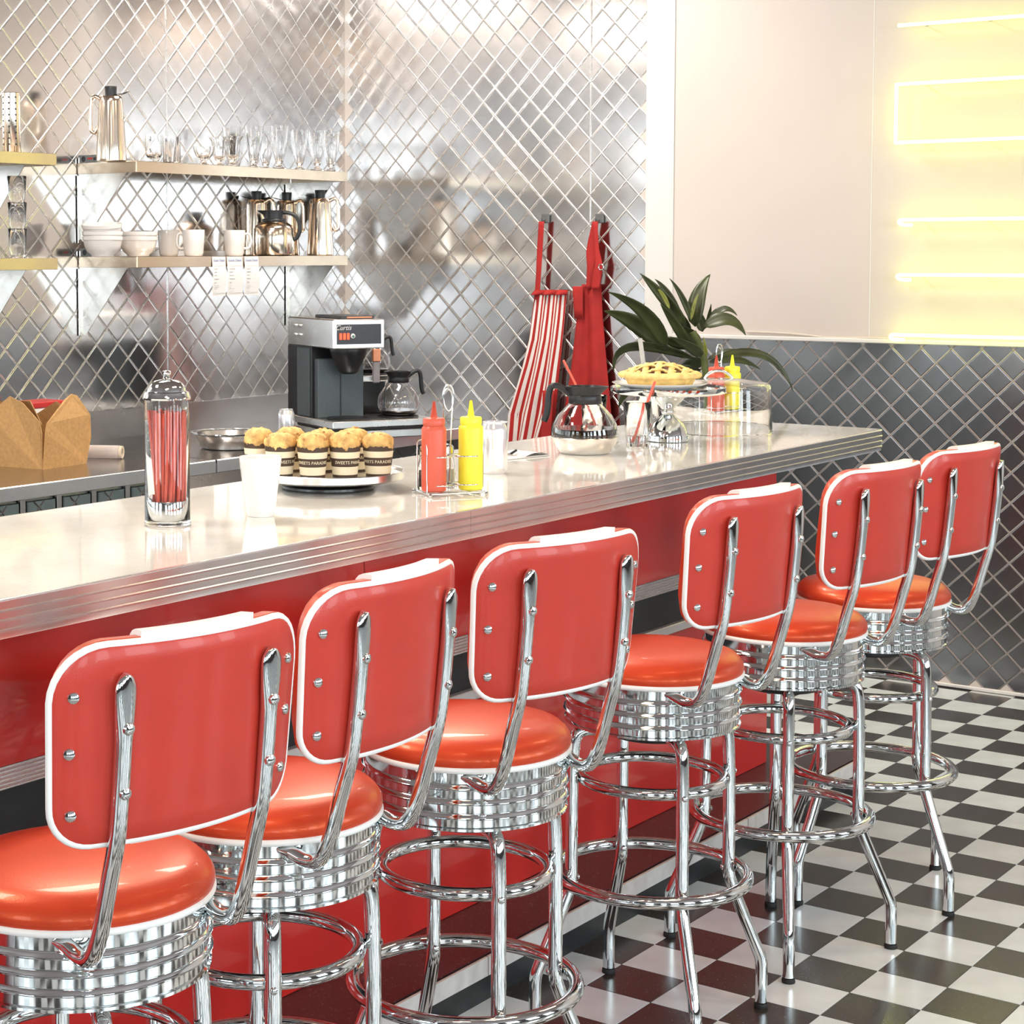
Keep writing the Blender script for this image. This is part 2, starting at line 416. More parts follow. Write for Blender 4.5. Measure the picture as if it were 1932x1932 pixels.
quilt(wr, (XR, 0, 0), (0, -1, 0), (0, 0, 1), -YS, -.6, .012, DZ, .1086, .1065, -2.839, 1.103, QUILTD, RIDGED, (-1, 0, 0), rw=.0021, rh=.0010)
MB().box(XR-.0010, XR-.0002, 2.706, 2.710, DZ+.02, CEIL).build('panel_joint', PAINTW, wr, 0)
struct(MB().box(XR-.006, XR, 3.50, YS, DZ, CEIL).build('trim_1', PAINTW, smooth=0))
struct(MB().bbox(XR-.016, XR, .6, 3.498, DZ-.004, DZ+.012, .003).build('trim_2', PAINTW, smooth=0))
struct(MB().bbox(XR-.014, XR, .6, YS, .0, .013, .003).build('baseboard_right', PAINTW, smooth=0))
ceil_ = struct(MB().box(X0, XR, Y0, YB, CEIL, CEIL+.1).build('ceiling', mat('ceiling_paint', (.27, .215, .205), .7, var=.03, vscale=2), smooth=0))
for i, (x, y) in enumerate(((1.2, 1.0), (3.2, 1.0), (5.2, 1.0), (1.6, 3.6), (3.6, 3.6), (5.6, 3.9))):
    f = MB(); w2, h2 = .49, .265
    for a in ((-w2, -w2+.03, -h2, h2), (w2-.03, w2, -h2, h2), (-w2, w2, -h2, -h2+.03), (-w2, w2, h2-.03, h2)): f.box(x+a[0], x+a[1], y+a[2], y+a[3], CEIL-.02, CEIL)
    f.build('ceiling_light_frame', PAINTW, ceil_, 0)
# street-side and left walls with shop windows (outside the frame, seen only in reflections)
DARKW = mat('dark_wall_paint', (.05, .042, .042), .6, var=.1, vscale=3)
def window_wall(name, along, lo, hi, at, thick, openings, zs):
    mb = MB()
    def bx(a, b, z0, z1):
        if along == 'x': mb.box(a, b, at-thick, at, z0, z1)
        else: mb.box(at-thick, at, a, b, z0, z1)
    bx(lo, hi, -.08, zs[0]); bx(lo, hi, zs[1], CEIL+.1)
    e = lo
    for (a, b) in openings: bx(e, a, zs[0], zs[1]); e = b
    bx(e, hi, zs[0], zs[1])
    return struct(mb.build(name, DARKW, smooth=0))
fo = [(-2.5+i*1.85, -2.5+i*1.85+1.05) for i in range(5)]; lo_ = [(-2.2, -1.0), (1.3, 2.5), (3.4, 4.6)]
window_wall('wall_front', 'x', X0, XR, Y0, .1, fo, (.90, 2.80))
window_wall('wall_left', 'y', Y0, YB, X0, .1, lo_, (.90, 2.80))
k = 1
for along, ops, at in (('x', fo, Y0), ('y', lo_, X0)):
    for (a, b) in ops:
        mb = MB(); w_ = .04
        for (p, q, z0, z1) in ((a, a+w_, .9, 2.8), (b-w_, b, .9, 2.8), (a, b, .9, .94), (a, b, 2.76, 2.8)):
            if along == 'x': mb.box(p, q, at-.07, at-.02, z0, z1)
            else: mb.box(at-.07, at-.02, p, q, z0, z1)
        struct(mb.build('window_%d' % k, STEEL, smooth=0)); k += 1

# ---- neon sign on the right wall (lime yellow tubes on stand-offs)
def wy(px, py): p = onX(px, py, XR-.075); return p.y, p.z
nz = thing('neon_sign', 'glowing lime yellow neon sign of horizontal tubes on the white wall', 'neon sign', (XR-.002, 2.2, 1.25))
def nl(pts, nm='neon_tube'):
    MB().tube(smoothpath([(XR-.075+dx-(XR-.002), y-2.2, z-1.25) for (y, z, dx) in pts], 2), .0065, 10).build(nm, NEON, nz)
NE = 1.72
def zz(py): return wy(1800, py)[1]
def yy(px): return wy(px, 300)[0]
zs = [zz(40), zz(153), zz(265), zz(413.5), zz(519), zz(634.5)]
nl([(yy(1690), zs[0], 0), (yy(1800), zs[0], 0), (NE, zs[0], 0)])
nl([(NE, zs[1], 0), (yy(1690), zs[1], 0), (yy(1689), zs[1], 0), (yy(1689), zs[1]-.01, 0), (yy(1689), zs[2]+.01, 0), (yy(1689), zs[2], 0), (yy(1690), zs[2], 0), (NE, zs[2], 0)])
for q in (3, 4, 5):
    x0 = (1698, 1697, 1686)[q-3]
    nl([(NE, zs[q], 0), (yy(x0+20), zs[q], 0), (yy(x0), zs[q], 0), (yy(x0-1), zs[q]-.012, .004), (yy(x0+6), zs[q]-.018, .01), (yy(x0+20), zs[q]-.018, .03)])
for zq in zs:
    for yq in (yy(1730), yy(1850), NE+.08):
        MB().tube([(0, yq-2.2, zq-1.25), (-.070, yq-2.2, zq-1.25)], .003, 6).build('stand_off', GLASS, nz)
cab = MB(); 
cab.tube(smoothpath([onX(1408, 626, XR-.008), onX(1470, 628, XR-.008), onX(1520, 632, XR-.008), onX(1570, 638, XR-.008), onX(1640, 637, XR-.008), onX(1700, 640, XR-.008), onX(1770, 644, XR-.008), onX(1850, 652, XR-.008)], 2), .0035, 6)
tag(cab.build('power_cable', CABLE), 'thin pale power cable sagging along the wall above the dark dado', 'cable')

# ---- raised platform under the counter
def round_rect_end(x0, x1, y0, y1, r, n=10):
    p = [(x0, y0)]
    for i in range(n+1):
        a = -PI/2+PI/2*i/n; p.append((x1-r+r*math.cos(a), y0+r+r*math.sin(a)))
    p += [(x1, y1), (x0, y1)]
    return p
pf = thing('counter_platform', 'low burgundy terrazzo platform with white nosing under the counter', 'platform', (2, 2.5, 0))
def loc_poly(P, ox, oy): return [(a-ox, b-oy) for a, b in P]
MB().prism(loc_poly(round_rect_end(-1, PLX, PLY+.004, 2.85, .10), 2, 2.5), .0, PLZ-.004).build('platform_core', TERR, pf, 0)
MB().prism(loc_poly(round_rect_end(-1, PLX-.006, PLY+.010, 2.85, .10), 2, 2.5), PLZ-.004, PLZ).build('platform_top', TERR, pf, 0)
def skirt(z0, z1, off, matl, nm, cuts):
    for (a, b) in cuts:
        mb = MB(); P = round_rect_end(a, PLX+off, PLY-off, 2.85, .10)
        if b < PLX-.2: P = [(a, PLY-off), (b, PLY-off)]
        else: P = P[:-1]
        I = [(x if y <= PLY+.01 or x < PLX-.12 else x-.006, min(y+.006, 2.85)) for x, y in P]
        V = [(x-2, y-2.5, z) for z in (z0, z1) for x, y in P]; n = len(P)
        V += [(x-2, y-2.5, z1) for x, y in I]
        mb.add(V, [(i, i+1, n+i+1, n+i) for i in range(n-1)]+[(n+i, n+i+1, 2*n+i+1, 2*n+i) for i in range(n-1)])
        mb.build(nm, matl, pf, 40)
skirt(.0, .052, .001, BLACKB, 'riser_base', ((-1, PLX),))
skirt(.052, PLZ, .004, mat('white_nosing', (.62, .60, .58), .5, var=.08, vscale=30), 'white_nosing', ((-1, 2.052), (2.054, 3.288), (3.290, 4.52), (4.522, PLX)))

# ================================================================ LUNCH COUNTER
ZC, CYF, CYB, CXE = 1.045, 2.09, 2.76, 5.335
PYF, PXE = 2.32, 5.06
cb = thing('lunch_counter', 'long glossy red counter front with ribbed silver band and black recess', 'counter', (2, 2.5, PLZ))
def cbox(nm, x0, x1, y0, y1, z0, z1, mt, b=.002, par=None): return MB().bbox(x0-2, x1-2, y0-2.5, y1-2.5, z0-PLZ, z1-PLZ, b).build(nm, mt, par or cb, 0)
cbox('lower_panel', -1, PXE, PYF, 2.72, PLZ, .560, REDP)
cbox('recess_band', -1, PXE-.01, PYF+.012, 2.71, .583, .675, BLACKB)
cbox('white_ledge', -1, PXE, PYF-.004, 2.72, .560, .583, mat('pale_ledge', (.75, .76, .77), .3, .5, var=.03))
rb = MB()
for i in range(6): rb.bbox(-1-2, PXE-2, PYF-.010-2.5, 2.72-2.5, .675+i*.0070-PLZ, .675+i*.0070+.0058-PLZ, .0015)
rb.box(-3, PXE-2, PYF-.005-2.5, .21, .675-PLZ, .716-PLZ)
rb.build('ribbed_band', ALU, cb, 30)
for (a, b) in ((-1, 1.45), (1.452, 3.10), (3.102, PXE)):
    mb = MB(); nx, nz_ = 60, 9
    def P(i, j):
        x = a+(b-a)*i/(nx-1); z = .716+(.985-.716)*j/(nz_-1)
        return (x-2, PYF-.012-.006*math.sin(PI*j/(nz_-1))**.5-.0025*math.sin(x*9)*math.sin(PI*j/(nz_-1))-2.5, z-PLZ)
    mb.grid(P, nx, nz_); mb.build('upper_panel', REDP, cb, 80)
cbox('back_panel', -1, PXE-.004, 2.7205, 2.732, PLZ, .984, mat('dark_back_panel', (.035, .042, .045), .4, var=.1))
cbox('core', -1, PXE, PYF-.004, 2.72, .716, .985, REDP)
ct = thing('countertop', 'cream speckled countertop with fluted aluminium edge', 'countertop', (2, 2.5, .985))
top = round_rect_end(-1, CXE, CYF, CYB, .045, 8)
# back corner of the far end is rounded as well
def ct_poly(off):
    p = [(-1, CYF+off)]; r = .045
    for i in range(9): a = -PI/2+PI/2*i/8; p.append((CXE-r+(r-off)*math.cos(a), CYF+r+(r-off)*math.sin(a)))
    for i in range(9): a = PI/2*i/8; p.append((CXE-r+(r-off)*math.cos(a), CYB-r+(r-off)*math.sin(a)))
    p.append((-1, CYB-off)); return p
MB().prism(loc_poly(ct_poly(.004), 2, 2.5), .004, ZC-.985).build('laminate_top', CREAM, ct, 0)
prof = [(.006, 0), (-.0005, .001)]
H = ZC-.985-.001; nb = 4
for i in range(nb):
    z0 = H*i/nb; z1 = H*(i+1)/nb
    prof += [(0, z0+.0030), (0, z1-.0040), (-.0026, z1-.0030), (-.0006, z1-.0017), (-.0026, z1-.0004), (0, z1+.0008)] if i < nb-1 else [(0, z0+.0030), (0, z1-.0030), (-.0022, z1-.0022), (-.0022, z1-.0004)]
prof += [(-.0015, H+.0006), (.0045, H+.0010)]
seamx = 3.17
for (a, b, nm) in ((-1, seamx, 'edge_trim'), (seamx+.0008, None, 'edge_trim')):
    mb = MB(); rows = []
    for (off, z) in prof:
        P = ct_poly(off)
        if b is not None: P = [(a, P[0][1]), (b, P[0][1])]
        else: P = [(a, P[0][1])]+P[1:]
        rows.append([(x-2, y-2.5, z) for x, y in P])
    n = len(rows[0]); mb.grid(lambda i, j: rows[j][i], n, len(rows)); mb.build(nm, ALU, ct, 50)

# ================================================================ STOOLS
def stool_proto():
    t = thing('bar_stool', 'x', 'stool', (0, 0, 0), 0, 'red vinyl swivel stools along the counter')
    top, base = [], []
    # --- seat
    zb0, zb1, rb_ = .612, .712, .1755
    pr = [(.02, zb0+.004), (rb_-.006, zb0), (rb_, zb0+.002)]; n = 4; hh = (zb1-zb0-.004)/n
    for i in range(n):
        z0 = zb0+.002+i*hh; z1 = z0+hh
        pr += [(rb_, z0+.004), (rb_-.0035, z0+.006), (rb_-.0035, z1-.006), (rb_, z1-.004), (rb_+.0022, z1-.0015), (rb_+.0008, z1)] if i < n-1 else [(rb_, z0+.004), (rb_-.0035, z0+.006), (rb_-.0035, z1)]
    top.append(MB().lathe(pr, 64).build('seat_band', CHROME, t, 50))
    top.append(MB().tube(ringpts(.1765, .7155, 64), .0058, 10, closed=True).build('seat_piping', WHITEV, t, 60))
    cp = [(.175, .716), (.1790, .720), (.1810, .727), (.1800, .735), (.174, .744), (.165, .752), (.145, .7585), (.115, .763), (.075, .766), (.03, .7672), (0, .7675)]
    top.append(MB().lathe(cp, 64).build('seat_cushion', SEATV, t, 80))
    # --- backrest
    RC = .40; Z0, Z1 = .852, 1.096; HT, HB, CT, CB = .197, .191, .066, .050
    def dc(z): return .246+(z-Z0)/(Z1-Z0)*.024
    def S(u, z, off=0):
        a = u/RC; return (((RC+off)*math.sin(a)), -(dc(z))+RC-(RC+off)*math.cos(a), z)
    def outline(n=9):
        c = [(HB-CB, Z0+CB, CB, -90), (HT-CT, Z1-CT, CT, 0), (-HT+CT, Z1-CT, CT, 90), (-HB+CB, Z0+CB, CB, 180)]
        p = []
        for (x, z, r, a0) in c:
            for i in range(n): a = R(a0+90*i/(n-1)); p.append((x+r*math.cos(a), z+r*math.sin(a)))
        # densify straight runs
        q = []
        for i in range(len(p)):
            a, b = p[i], p[(i+1) % len(p)]; L = math.hypot(a[0]-b[0], a[1]-b[1]); k = max(1, int(L/.02))
            q += [(a[0]+(b[0]-a[0])*j/k, a[1]+(b[1]-a[1])*j/k) for j in range(k)]
        return q
    OL = outline(); nO = len(OL); cz = (Z0+Z1)/2
    bk = MB(); rings = [1, .97, .8, .6, .4, .2]
    V = []; F = []
    for k, sc in enumerate(rings):
        for (u, z) in OL: V.append(S(u*sc, cz+(z-cz)*sc, .000 if k == 0 else .0035))
    V.append(S(0, cz, .0035)); c0 = len(V)-1
    for k in range(len(rings)-1):
        for i in range(nO): j = (i+1) % nO; F.append((k*nO+i, k*nO+j, (k+1)*nO+j, (k+1)*nO+i))
    k = len(rings)-1
    for i in range(nO): F.append((k*nO+i, k*nO+(i+1) % nO, c0))
    bk.add(V, F); back = bk.build('backrest', RED, t, 50); top.append(back)
    MB().tube([S(u, z, -.0025) for u, z in OL], .0052, 8, closed=True).build('backrest_piping', WHITEV, back, 60)
    def zr(u):
        """vertical extent of the outline at arc position u"""
        au = abs(u); zt = Z1 if au <= HT-CT else Z1-CT+math.sqrt(max(0, CT**2-(au-HT+CT)**2))
        # side slope
        lim = HB-CB
        if au <= lim: zb = Z0
        elif au <= HB-CB*.0: zb = Z0+CB-math.sqrt(max(0, CB**2-(au-lim)**2))
        else: zb = Z0+CB+(au-HB)/(HT-HB)*(Z1-CT-Z0-CB)
        return zb, zt
    def cushion(us, nm, mt, grow=0., thick=.038, lift=.003):
        mb = MB(); nprof = 15; rows = []
        for u in us:
            zb, zt = zr(u); e = min(1, max(0, (HT-abs(u))/.03)); T = thick*(.42+.58*math.sqrt(max(0, 1-(1-e)**2)))+grow
            row = []
            for k in range(nprof):
                a = PI*k/(nprof-1); cx = math.cos(a); sx = math.sin(a)
                zz_ = (zb+zt+lift)/2-(zt-zb+.006+lift+2*grow)/2*math.copysign(abs(cx)**.30, cx); off = -.003-T*abs(sx)**.5
                row.append(S(u, zz_, off))
            rows.append(row)
        mb.grid(lambda i, j: rows[j][i], nprof, len(rows), closeu=True)
        n = nprof; mb.f.append(tuple(range(n-1, -1, -1))); mb.mi.append(0); mb.f.append(tuple((len(rows)-1)*n+k for k in range(n))); mb.mi.append(0)
        return mb.build(nm, mt, back, 60)
    def lin(a, b, n): return [a+(b-a)*i/(n-1) for i in range(n)]
    e = HT-.0008
    cushion([-e]+lin(-HT+.006, -.0885, 12), 'cushion_side', SEATV); cushion(lin(.0885, HT-.006, 12)+[e], 'cushion_side', SEATV)
    cushion(lin(-.088, .088, 18), 'cushion_center', WHITEV, .003, .038, .007)
    rv = MB().lathe([(.0075, 0), (.0068, .0022), (.004, .004), (0, .0046)], 12).mesh('rivet', CHROME)
    for s in (-1, 1):
        for (u, z) in ((.170, 1.036), (.172, .968), (.167, .892)):
            p = S(s*u, z, .0035); o = link('rivet', rv, back, p); a = s*u/RC
            o.rotation_euler = (R(90), 0, a)
    # --- back support tubes
    for s in (-1, 1):
        P = smoothpath([(0.1125*s, -0.1200, 0.7040), (0.1125*s, -0.1380, 0.6990), (0.1125*s, -0.1600, 0.6920), (0.1125*s, -0.1880, 0.6960), (0.1125*s, -0.2060, 0.7350), (0.1125*s, -0.2240, 0.8000), (0.1125*s, -0.2425, 0.8600), (0.1125*s, -0.2505, 0.9200), (0.1125*s, -0.2565, 0.9800), (0.1125*s, -0.2605, 1.0200), (0.1125*s, -0.2625, 1.0450), (0.1125*s, -0.2635, 1.0560), (0.1125*s, -0.2640, 1.0620)], 2)
        n = len(P); rr = []; sc = []
        for i, p in enumerate(P):
            e0 = i/(n-1)
            if e0 < .10: k = e0/.10; sc.append((.45+.55*k, 1.35-.35*k))
            elif p.z > .985: k = min(1, (p.z-.985)/.077); w_ = 1+.42*math.sin(min(k, .8)/.8*PI*.5); w_ *= math.sqrt(max(.03, 1-max(0, (k-.72)/.28)**2)); sc.append((1-.42*k, w_))
            else: sc.append((1, 1))
            rr.append(.0112 if i else .007)
        b = MB().tube(P, rr, 12, sc=sc, ref=(0, -.2, 1)).build('back_support', CHROME, t, 60); top.append(b)
        bo = MB().lathe([(.0082, -.006), (.0082, -.0005), (.0066, .0022), (.003, .0036), (0, .0040)], 12).mesh('bolt', CHROME)
        for (z, y) in ((.997, -.2583), (.918, -.2502)):
            o = link('bolt', bo, b, (.1125*s, y-.010, z)); o.rotation_euler = (R(90), 0, 0)
        o = link('bolt', bo, b, (.1125*s, -.140, .703))
    # --- base
    pl = MB().lathe([(0, .585), (.085, .585), (.09, .590), (.09, .612), (0, .613)], 32); base.append(pl.build('swivel_plate', BLACKP, t))
    sw = MB().lathe([(.0062, 0), (.0055, .002), (.003, .0035), (0, .004)], 10).mesh('screw', CHROME)
    for q in range(4):
        a = q*PI/2; c, s_ = math.cos(a), math.sin(a)
        def L(r, z): return (r*c, r*s_, z)
        P = smoothpath([L(.06, .600), L(.11, .600), L(.150, .600), L(.163, .585), L(.166, .545), L(.167, .50), L(.168, .42), L(.168, .33), L(.168, .292), L(.172, .270), L(.236, .118), L(.243, .098), L(.243, .06), L(.243, .012)], 2)
        lg = MB().tube(P, .0126, 12).build('leg', CHROME, t, 60); base.append(lg)
        MB().lathe([(0, 0), (.0140, 0), (.0146, .003), (.0140, .008), (.0126, .010)], 14, c=L(.243, 0)).build('foot_cap', BLACKR, lg)
        for (r, z) in ((.1790, .50), (.1535, .30)):
            o = link('screw', sw, lg, L(r if r > .17 else r+.001, z)); o.rotation_euler = (0, R(90) if r > .17 else R(-90), a)
    base.append(MB().tube(ringpts(.1445, .50, 56), .0118, 12, closed=True).build('brace_ring', CHROME, t, 70))
    base.append(MB().tube(ringpts(.1925, .30, 64), .0128, 12, closed=True).build('footrest_ring', CHROME, t, 70))
    for o in top: o['_top'] = 1
    for o in base: o['_top'] = 0
    return t
ST = [((1.768, 1.784), -10, 55, 'nearest red vinyl stool, leftmost of the row and cut by the frame'),
      ((2.199, 1.823), 2, 44, 'second red vinyl stool from the left of the counter row'),
      ((2.703, 1.792), -12.5, 53, 'third red vinyl stool from the left, nearly below the ketchup and mustard bottles'),
      ((3.419, 1.816), -8, 49, 'fourth red vinyl stool from the left, third from the far end'),
      ((3.975, 1.786), -8, 29, 'red vinyl stool second from the right, in front of the dark quilted wall'),
      ((4.465, 1.776), -8, 70, 'smallest red vinyl stool at the far right end of the row')]
proto = stool_proto()
stools = [proto]+[copy_tree(proto) for _ in ST[1:]]
for o, (p, sw, ba, lab) in zip(stools, ST):
    o.location = (p[0], p[1], 0); o['label'] = lab
    for ch in o.children: ch.rotation_euler.z = R(sw) if ch['_top'] else R(ba)
for o in bpy.data.objects:
    if '_top' in o: del o['_top']

# ================================================================ THINGS ON THE COUNTER
def rot2(v, a): c, s = math.cos(a), math.sin(a); return Vector((v[0]*c-v[1]*s, v[0]*s+v[1]*c, 0))
def base_pt(cx, ylow, rad, z): return onZ(cx, ylow, z)+HF*rad
CAMYAW = math.atan2(HF.y, HF.x)       # local +X pointing away from the camera when rz = CAMYAW

# ---- straw dispenser
p = base_pt(313, 996, .044, ZC)
sd = thing('straw_dispenser', 'tall clear straw dispenser with chrome dome lid beside the white mug', 'straw dispenser', p)
MB().lathe([(0, 0), (.042, 0), (.044, .002), (.044, .006), (.0425, .008), (.0425, .236), (.0414, .236), (.0414, .0095), (0, .0085)], 40).build('glass_cylinder', GLASS, sd, 50)
MB().lathe([(0, .0100), (.0405, .0100), (.0409, .012), (.0409, .046), (.0400, .047), (.0390, .046), (.0390, .016), (0, .0155)], 40).build('chrome_base_cup', CHROME, sd, 50)
MB().lathe([(.0395, .2365), (.0455, .2370), (.0462, .240), (.0445, .243), (.0425, .250), (.0375, .252), (.0360, .258), (.0310, .266), (.022, .272), (.008, .2745), (.0065, .277), (.0055, .281), (.0085, .284), (.009, .288), (.006, .2905), (0, .291)], 40).build('dome_lid', CHROME, sd, 40)
for k in range(34):
    a = k*2.39996; r0 = .029*math.sqrt((k+.5)/34); r1 = .0380*math.sqrt((k+.5)/34)
    a2 = a+.55
    b = Vector((r0*math.cos(a), r0*math.sin(a), .017))+HR*.006; t = Vector((r1*math.cos(a2), r1*math.sin(a2), .017+.197+random.uniform(-.004, .003)))
    o = MB().tube([b, t], .0032, 8).build('drinking_straw', STRAW, None, 60, loc=p)
    tag(o, 'red plastic drinking straw standing inside the clear dispenser', 'straw', 'red straws in the dispenser')

# ---- white mug (seen from behind, handle turned to the left)
p = base_pt(491, 977, .0255, ZC)
mg = thing('mug', 'plain white mug standing on the counter beside the straw dispenser', 'mug', p)
MB().lathe([(0, .003), (.022, .003), (.024, 0), (.0262, .0015), (.030, .020), (.0345, .055), (.0390, .090), (.0415, .114), (.0408, .1165), (.0388, .1145), (.036, .090), (.030, .045), (.024, .012), (0, .008)], 40).build('mug_body', CERAM, mg, 50)
hd = HF*.5-HR*.1; hd = Vector((hd.x, hd.y, 0)).normalized()
MB().tube(smoothpath([hd*.037+Vector((0, 0, .098)), hd*.058+Vector((0, 0, .100)), hd*.068+Vector((0, 0, .075)), hd*.060+Vector((0, 0, .042)), hd*.031+Vector((0, 0, .034))], 2), .005, 8).build('mug_handle', CERAM, mg)

# ---- muffin tray and muffins
tc_ = onZ(620, 889, 1.082)
ty = thing('serving_tray', 'round steel serving tray on a low dark foot under the muffins', 'tray', (tc_.x, tc_.y, ZC))
MB().lathe([(0, .0), (.098, .0), (.102, .003), (.102, .008), (.097, .012), (.060, .020), (0, .020)], 48).build('tray_foot', mat('dark_foot', (.06, .06, .06), .25, .8), ty, 40)
MB().lathe([(0, .0205), (.120, .0205), (.158, .022), (.166, .026), (.1665, .040), (.164, .0415), (.161, .0395), (.158, .033), (.120, .033), (0, .033)], 64).build('tray_dish', STEEL, ty, 40)
def cyl_wrap(me, rad_at, zoff):
    for v in me.vertices:
        a = v.co.x/rad_at(v.co.y+zoff); r = rad_at(v.co.y+zoff)+.0003+v.co.z
        z = v.co.y+zoff; v.co = (r*math.sin(a), -r*math.cos(a), z)
    me.update(); return me
def mr(z): return .0265+(.0335-.0265)*z/.062
txt = []
for q in range(2):
    me = text_mesh('SWEETS PARADISE', .0078, CUPC, .0002); w_ = max(v.co.x for v in me.vertices)-min(v.co.x for v in me.vertices)
    k = .076/w_
    for v in me.vertices: v.co.x *= k; v.co.x += q*PI*mr(.031); v.co.y *= k*1.02
    txt.append(cyl_wrap(me, mr, .031))
def cup_mesh():
    mb = MB(); n = 48
    zs_ = [(0, 0), (.0045, 0), (.0045, 1), (.022, 1), (.022, 0), (.040, 0), (.040, 1), (.0535, 1), (.0535, 0), (.062, 0)]
    prev = None
    def row(z, sca=0): return [(mr(z)*math.cos(2*PI*i/n), mr(z)*math.sin(2*PI*i/n), z+(sca*abs(math.sin(9*2*PI*i/n)))) for i in range(n)]
    mb.lathe([(0, .001), (mr(0), 0)], n)
    for (z0, m0), (z1, m1) in zip(zs_[:-1], zs_[1:]):
        if z0 == z1: continue
        a, b = row(z0), row(z1, .003 if z1 == .062 else 0)
        mb.add(a+b, [(i, (i+1) % n, n+(i+1) % n, n+i) for i in range(n)], m0)
    return mb.mesh('paper_cup', [CUPB, CUPC], 50)
CUPM = cup_mesh()
def muffin(pos, spin, lab, hz):
    t = thing('muffin', lab, 'muffin', pos, spin, 'crumble muffins on the steel tray')
    link('paper_cup', CUPM, t)
    for me in txt: link('cup_lettering', me, t)
    rnd = random.Random(int(pos[0]*9999))
    ph = [rnd.uniform(0, 6.3) for _ in range(6)]
    def rf(r, z, a): return r*(1+.06*math.sin(3*a+ph[0])+.05*math.sin(7*a+ph[1]+z*200)+.03*math.sin(13*a+ph[2]))
    tp = MB().lathe([(.030, .057), (.0322, .062), (.0334, .069), (.0325, .077), (.029, .084+hz*.4), (.022, .090+hz), (.011, .0935+hz), (0, .094+hz)], 28, rfun=rf).build('muffin_top', MUFF, t, 80)
    for k in range(16):
        a = rnd.uniform(0, 6.28); rr = .033*math.sqrt(rnd.random()); z = .0935+hz-(rr/.036)**2*.022
        s = rnd.uniform(.0035, .0065)
        c = MB().lathe([(0, -s*.7), (s*.8, -s*.4), (s, .1*s), (s*.6, s*.6), (0, s*.75)], 7, rfun=lambda r, z_, a_: r*(1+.25*math.sin(3*a_+k)))
        c.build('crumb', MUFF if rnd.random() < .6 else NUT, tp, 60, loc=(rr*math.cos(a), rr*math.sin(a), z))
MF = [(527, -.042, 'front-row muffin half hidden behind the white mug', 1.9), (589, -.064, 'second muffin of the front row, just right of the white mug', .0), (651, -.056, 'third muffin of the front row on the steel tray', .9), (715, -.040, 'rightmost muffin of the front row, beside the pepper shaker', -.35),
      (484, .028, 'leftmost muffin of the back row peeking out behind the white mug', .5), (545, .050, 'back-row muffin with walnut pieces, second from the left', 1.2), (608, .040, 'back-row muffin third from the left, behind the front row', 2.), (671, .046, 'rightmost muffin of the back row, behind the front row', .3)]
for (px, fo_, lab, sp) in MF:
    q = tc_+HR*((px-620)/895.)+HF*fo_
    muffin((q.x, q.y, ZC+.0332), math.atan2(HF.x*0-HF.y*0+HR.y, HR.x)+sp*.55, lab, random.uniform(-.002, .003))

# ---- squeeze bottles, shakers and wire caddies
def bottle(pos, mt, lab, cat, s=1., grp='squeeze bottles'):
    t = thing('squeeze_bottle', lab, cat, pos, 0, grp)
    MB().lathe([(0, .001), (.022, 0), (.0258, .003), (.0262, .010), (.0262, .128), (.0255, .134), (.022, .138), (.0215, .139), (0, .139)], 32).build('bottle_body', mt, t, 40)
    def rib(r, z, a): return r+(.0006 if (int(a/(2*PI)*56) % 2) else 0)
    MB().lathe([(.0, .1392), (.0222, .1392), (.0226, .141), (.0226, .152), (.021, .1545), (.008, .156), (.0065, .158), (.0022, .188), (.0012, .1895), (0, .1895)], 56, rfun=rib).build('nozzle_cap', mt, t, 40)
    return t
def caddy(o, ang, lab, grp):
    """wire rack: base frame, four ball feet, two hoops for bottles, tall looped handle"""
    t = thing('condiment_caddy', lab, 'caddy', o, ang, grp)
    W, D = .064, .045
    fr = MB()
    for z in (.006,):
        fr.tube([(-W, -D, z), (W, -D, z), (W, D, z), (-W, D, z)], .0017, 8, closed=True)
    for x in (-.033, .033): fr.tube([(x, -D, .006), (x, D, .006)], .0014, 8)
    for (cx, cy, rr) in ((-.032, -.013, .0290), (.032, -.013, .0290), (-.032, .0305, .0), (.032, .0305, .0)):
        if rr:
            for z in (.022, .082): fr.tube(ringpts(rr, z, 28, (cx, cy)), .0015, 6, closed=True)
    fr.build('wire_frame', CHROME, t, 60)
    for s in (-1, 1):
        MB().tube(smoothpath([(s*W, -D*.6, .006), (s*W, -D*.6, .104), (s*W, -D*.5, .114), (s*W, 0, .118), (s*W, D*.5, .114), (s*W, D*.6, .104), (s*W, D*.6, .006)], 2), .0016, 8).build('side_loop', CHROME, t, 60)
    hp = [(-.004, .009, .006), (-.007, .009, .12), (-.011, .009, .190)]
    for i in range(13): a = PI+PI*i/12*-1; hp.append((.0125*math.cos(a), .009, .205+.021*math.sin(a)))
    hp += [(.0115, .009, .190), (.004, .009, .172), (-.002, .011, .176), (-.0105, .012, .19)]
    MB().tube(smoothpath([(-.004, .009, .006), (-.008, .009, .13), (-.0125, .009, .195), (-.012, .009, .222), (0, .009, .233), (.012, .009, .222), (.0125, .009, .195), (.006, .009, .176), (-.001, .011, .174), (-.009, .013, .19), (-.010, .013, .214), (0, .013, .224), (.010, .013, .214), (.0115, .012, .19), (.006, .010, .12), (.003, .009, .006)], 3), .0017, 8).build('looped_handle', CHROME, t, 60)
    ball = MB().lathe([(0, 0), (.003, .0008), (.0042, .0042), (.003, .0076), (0, .0084)], 10).mesh('ball_foot', CHROME)
    for x in (-W, W):
        for y in (-D, D): link('ball_foot', ball, t, (x, y, -.0004))
    return t
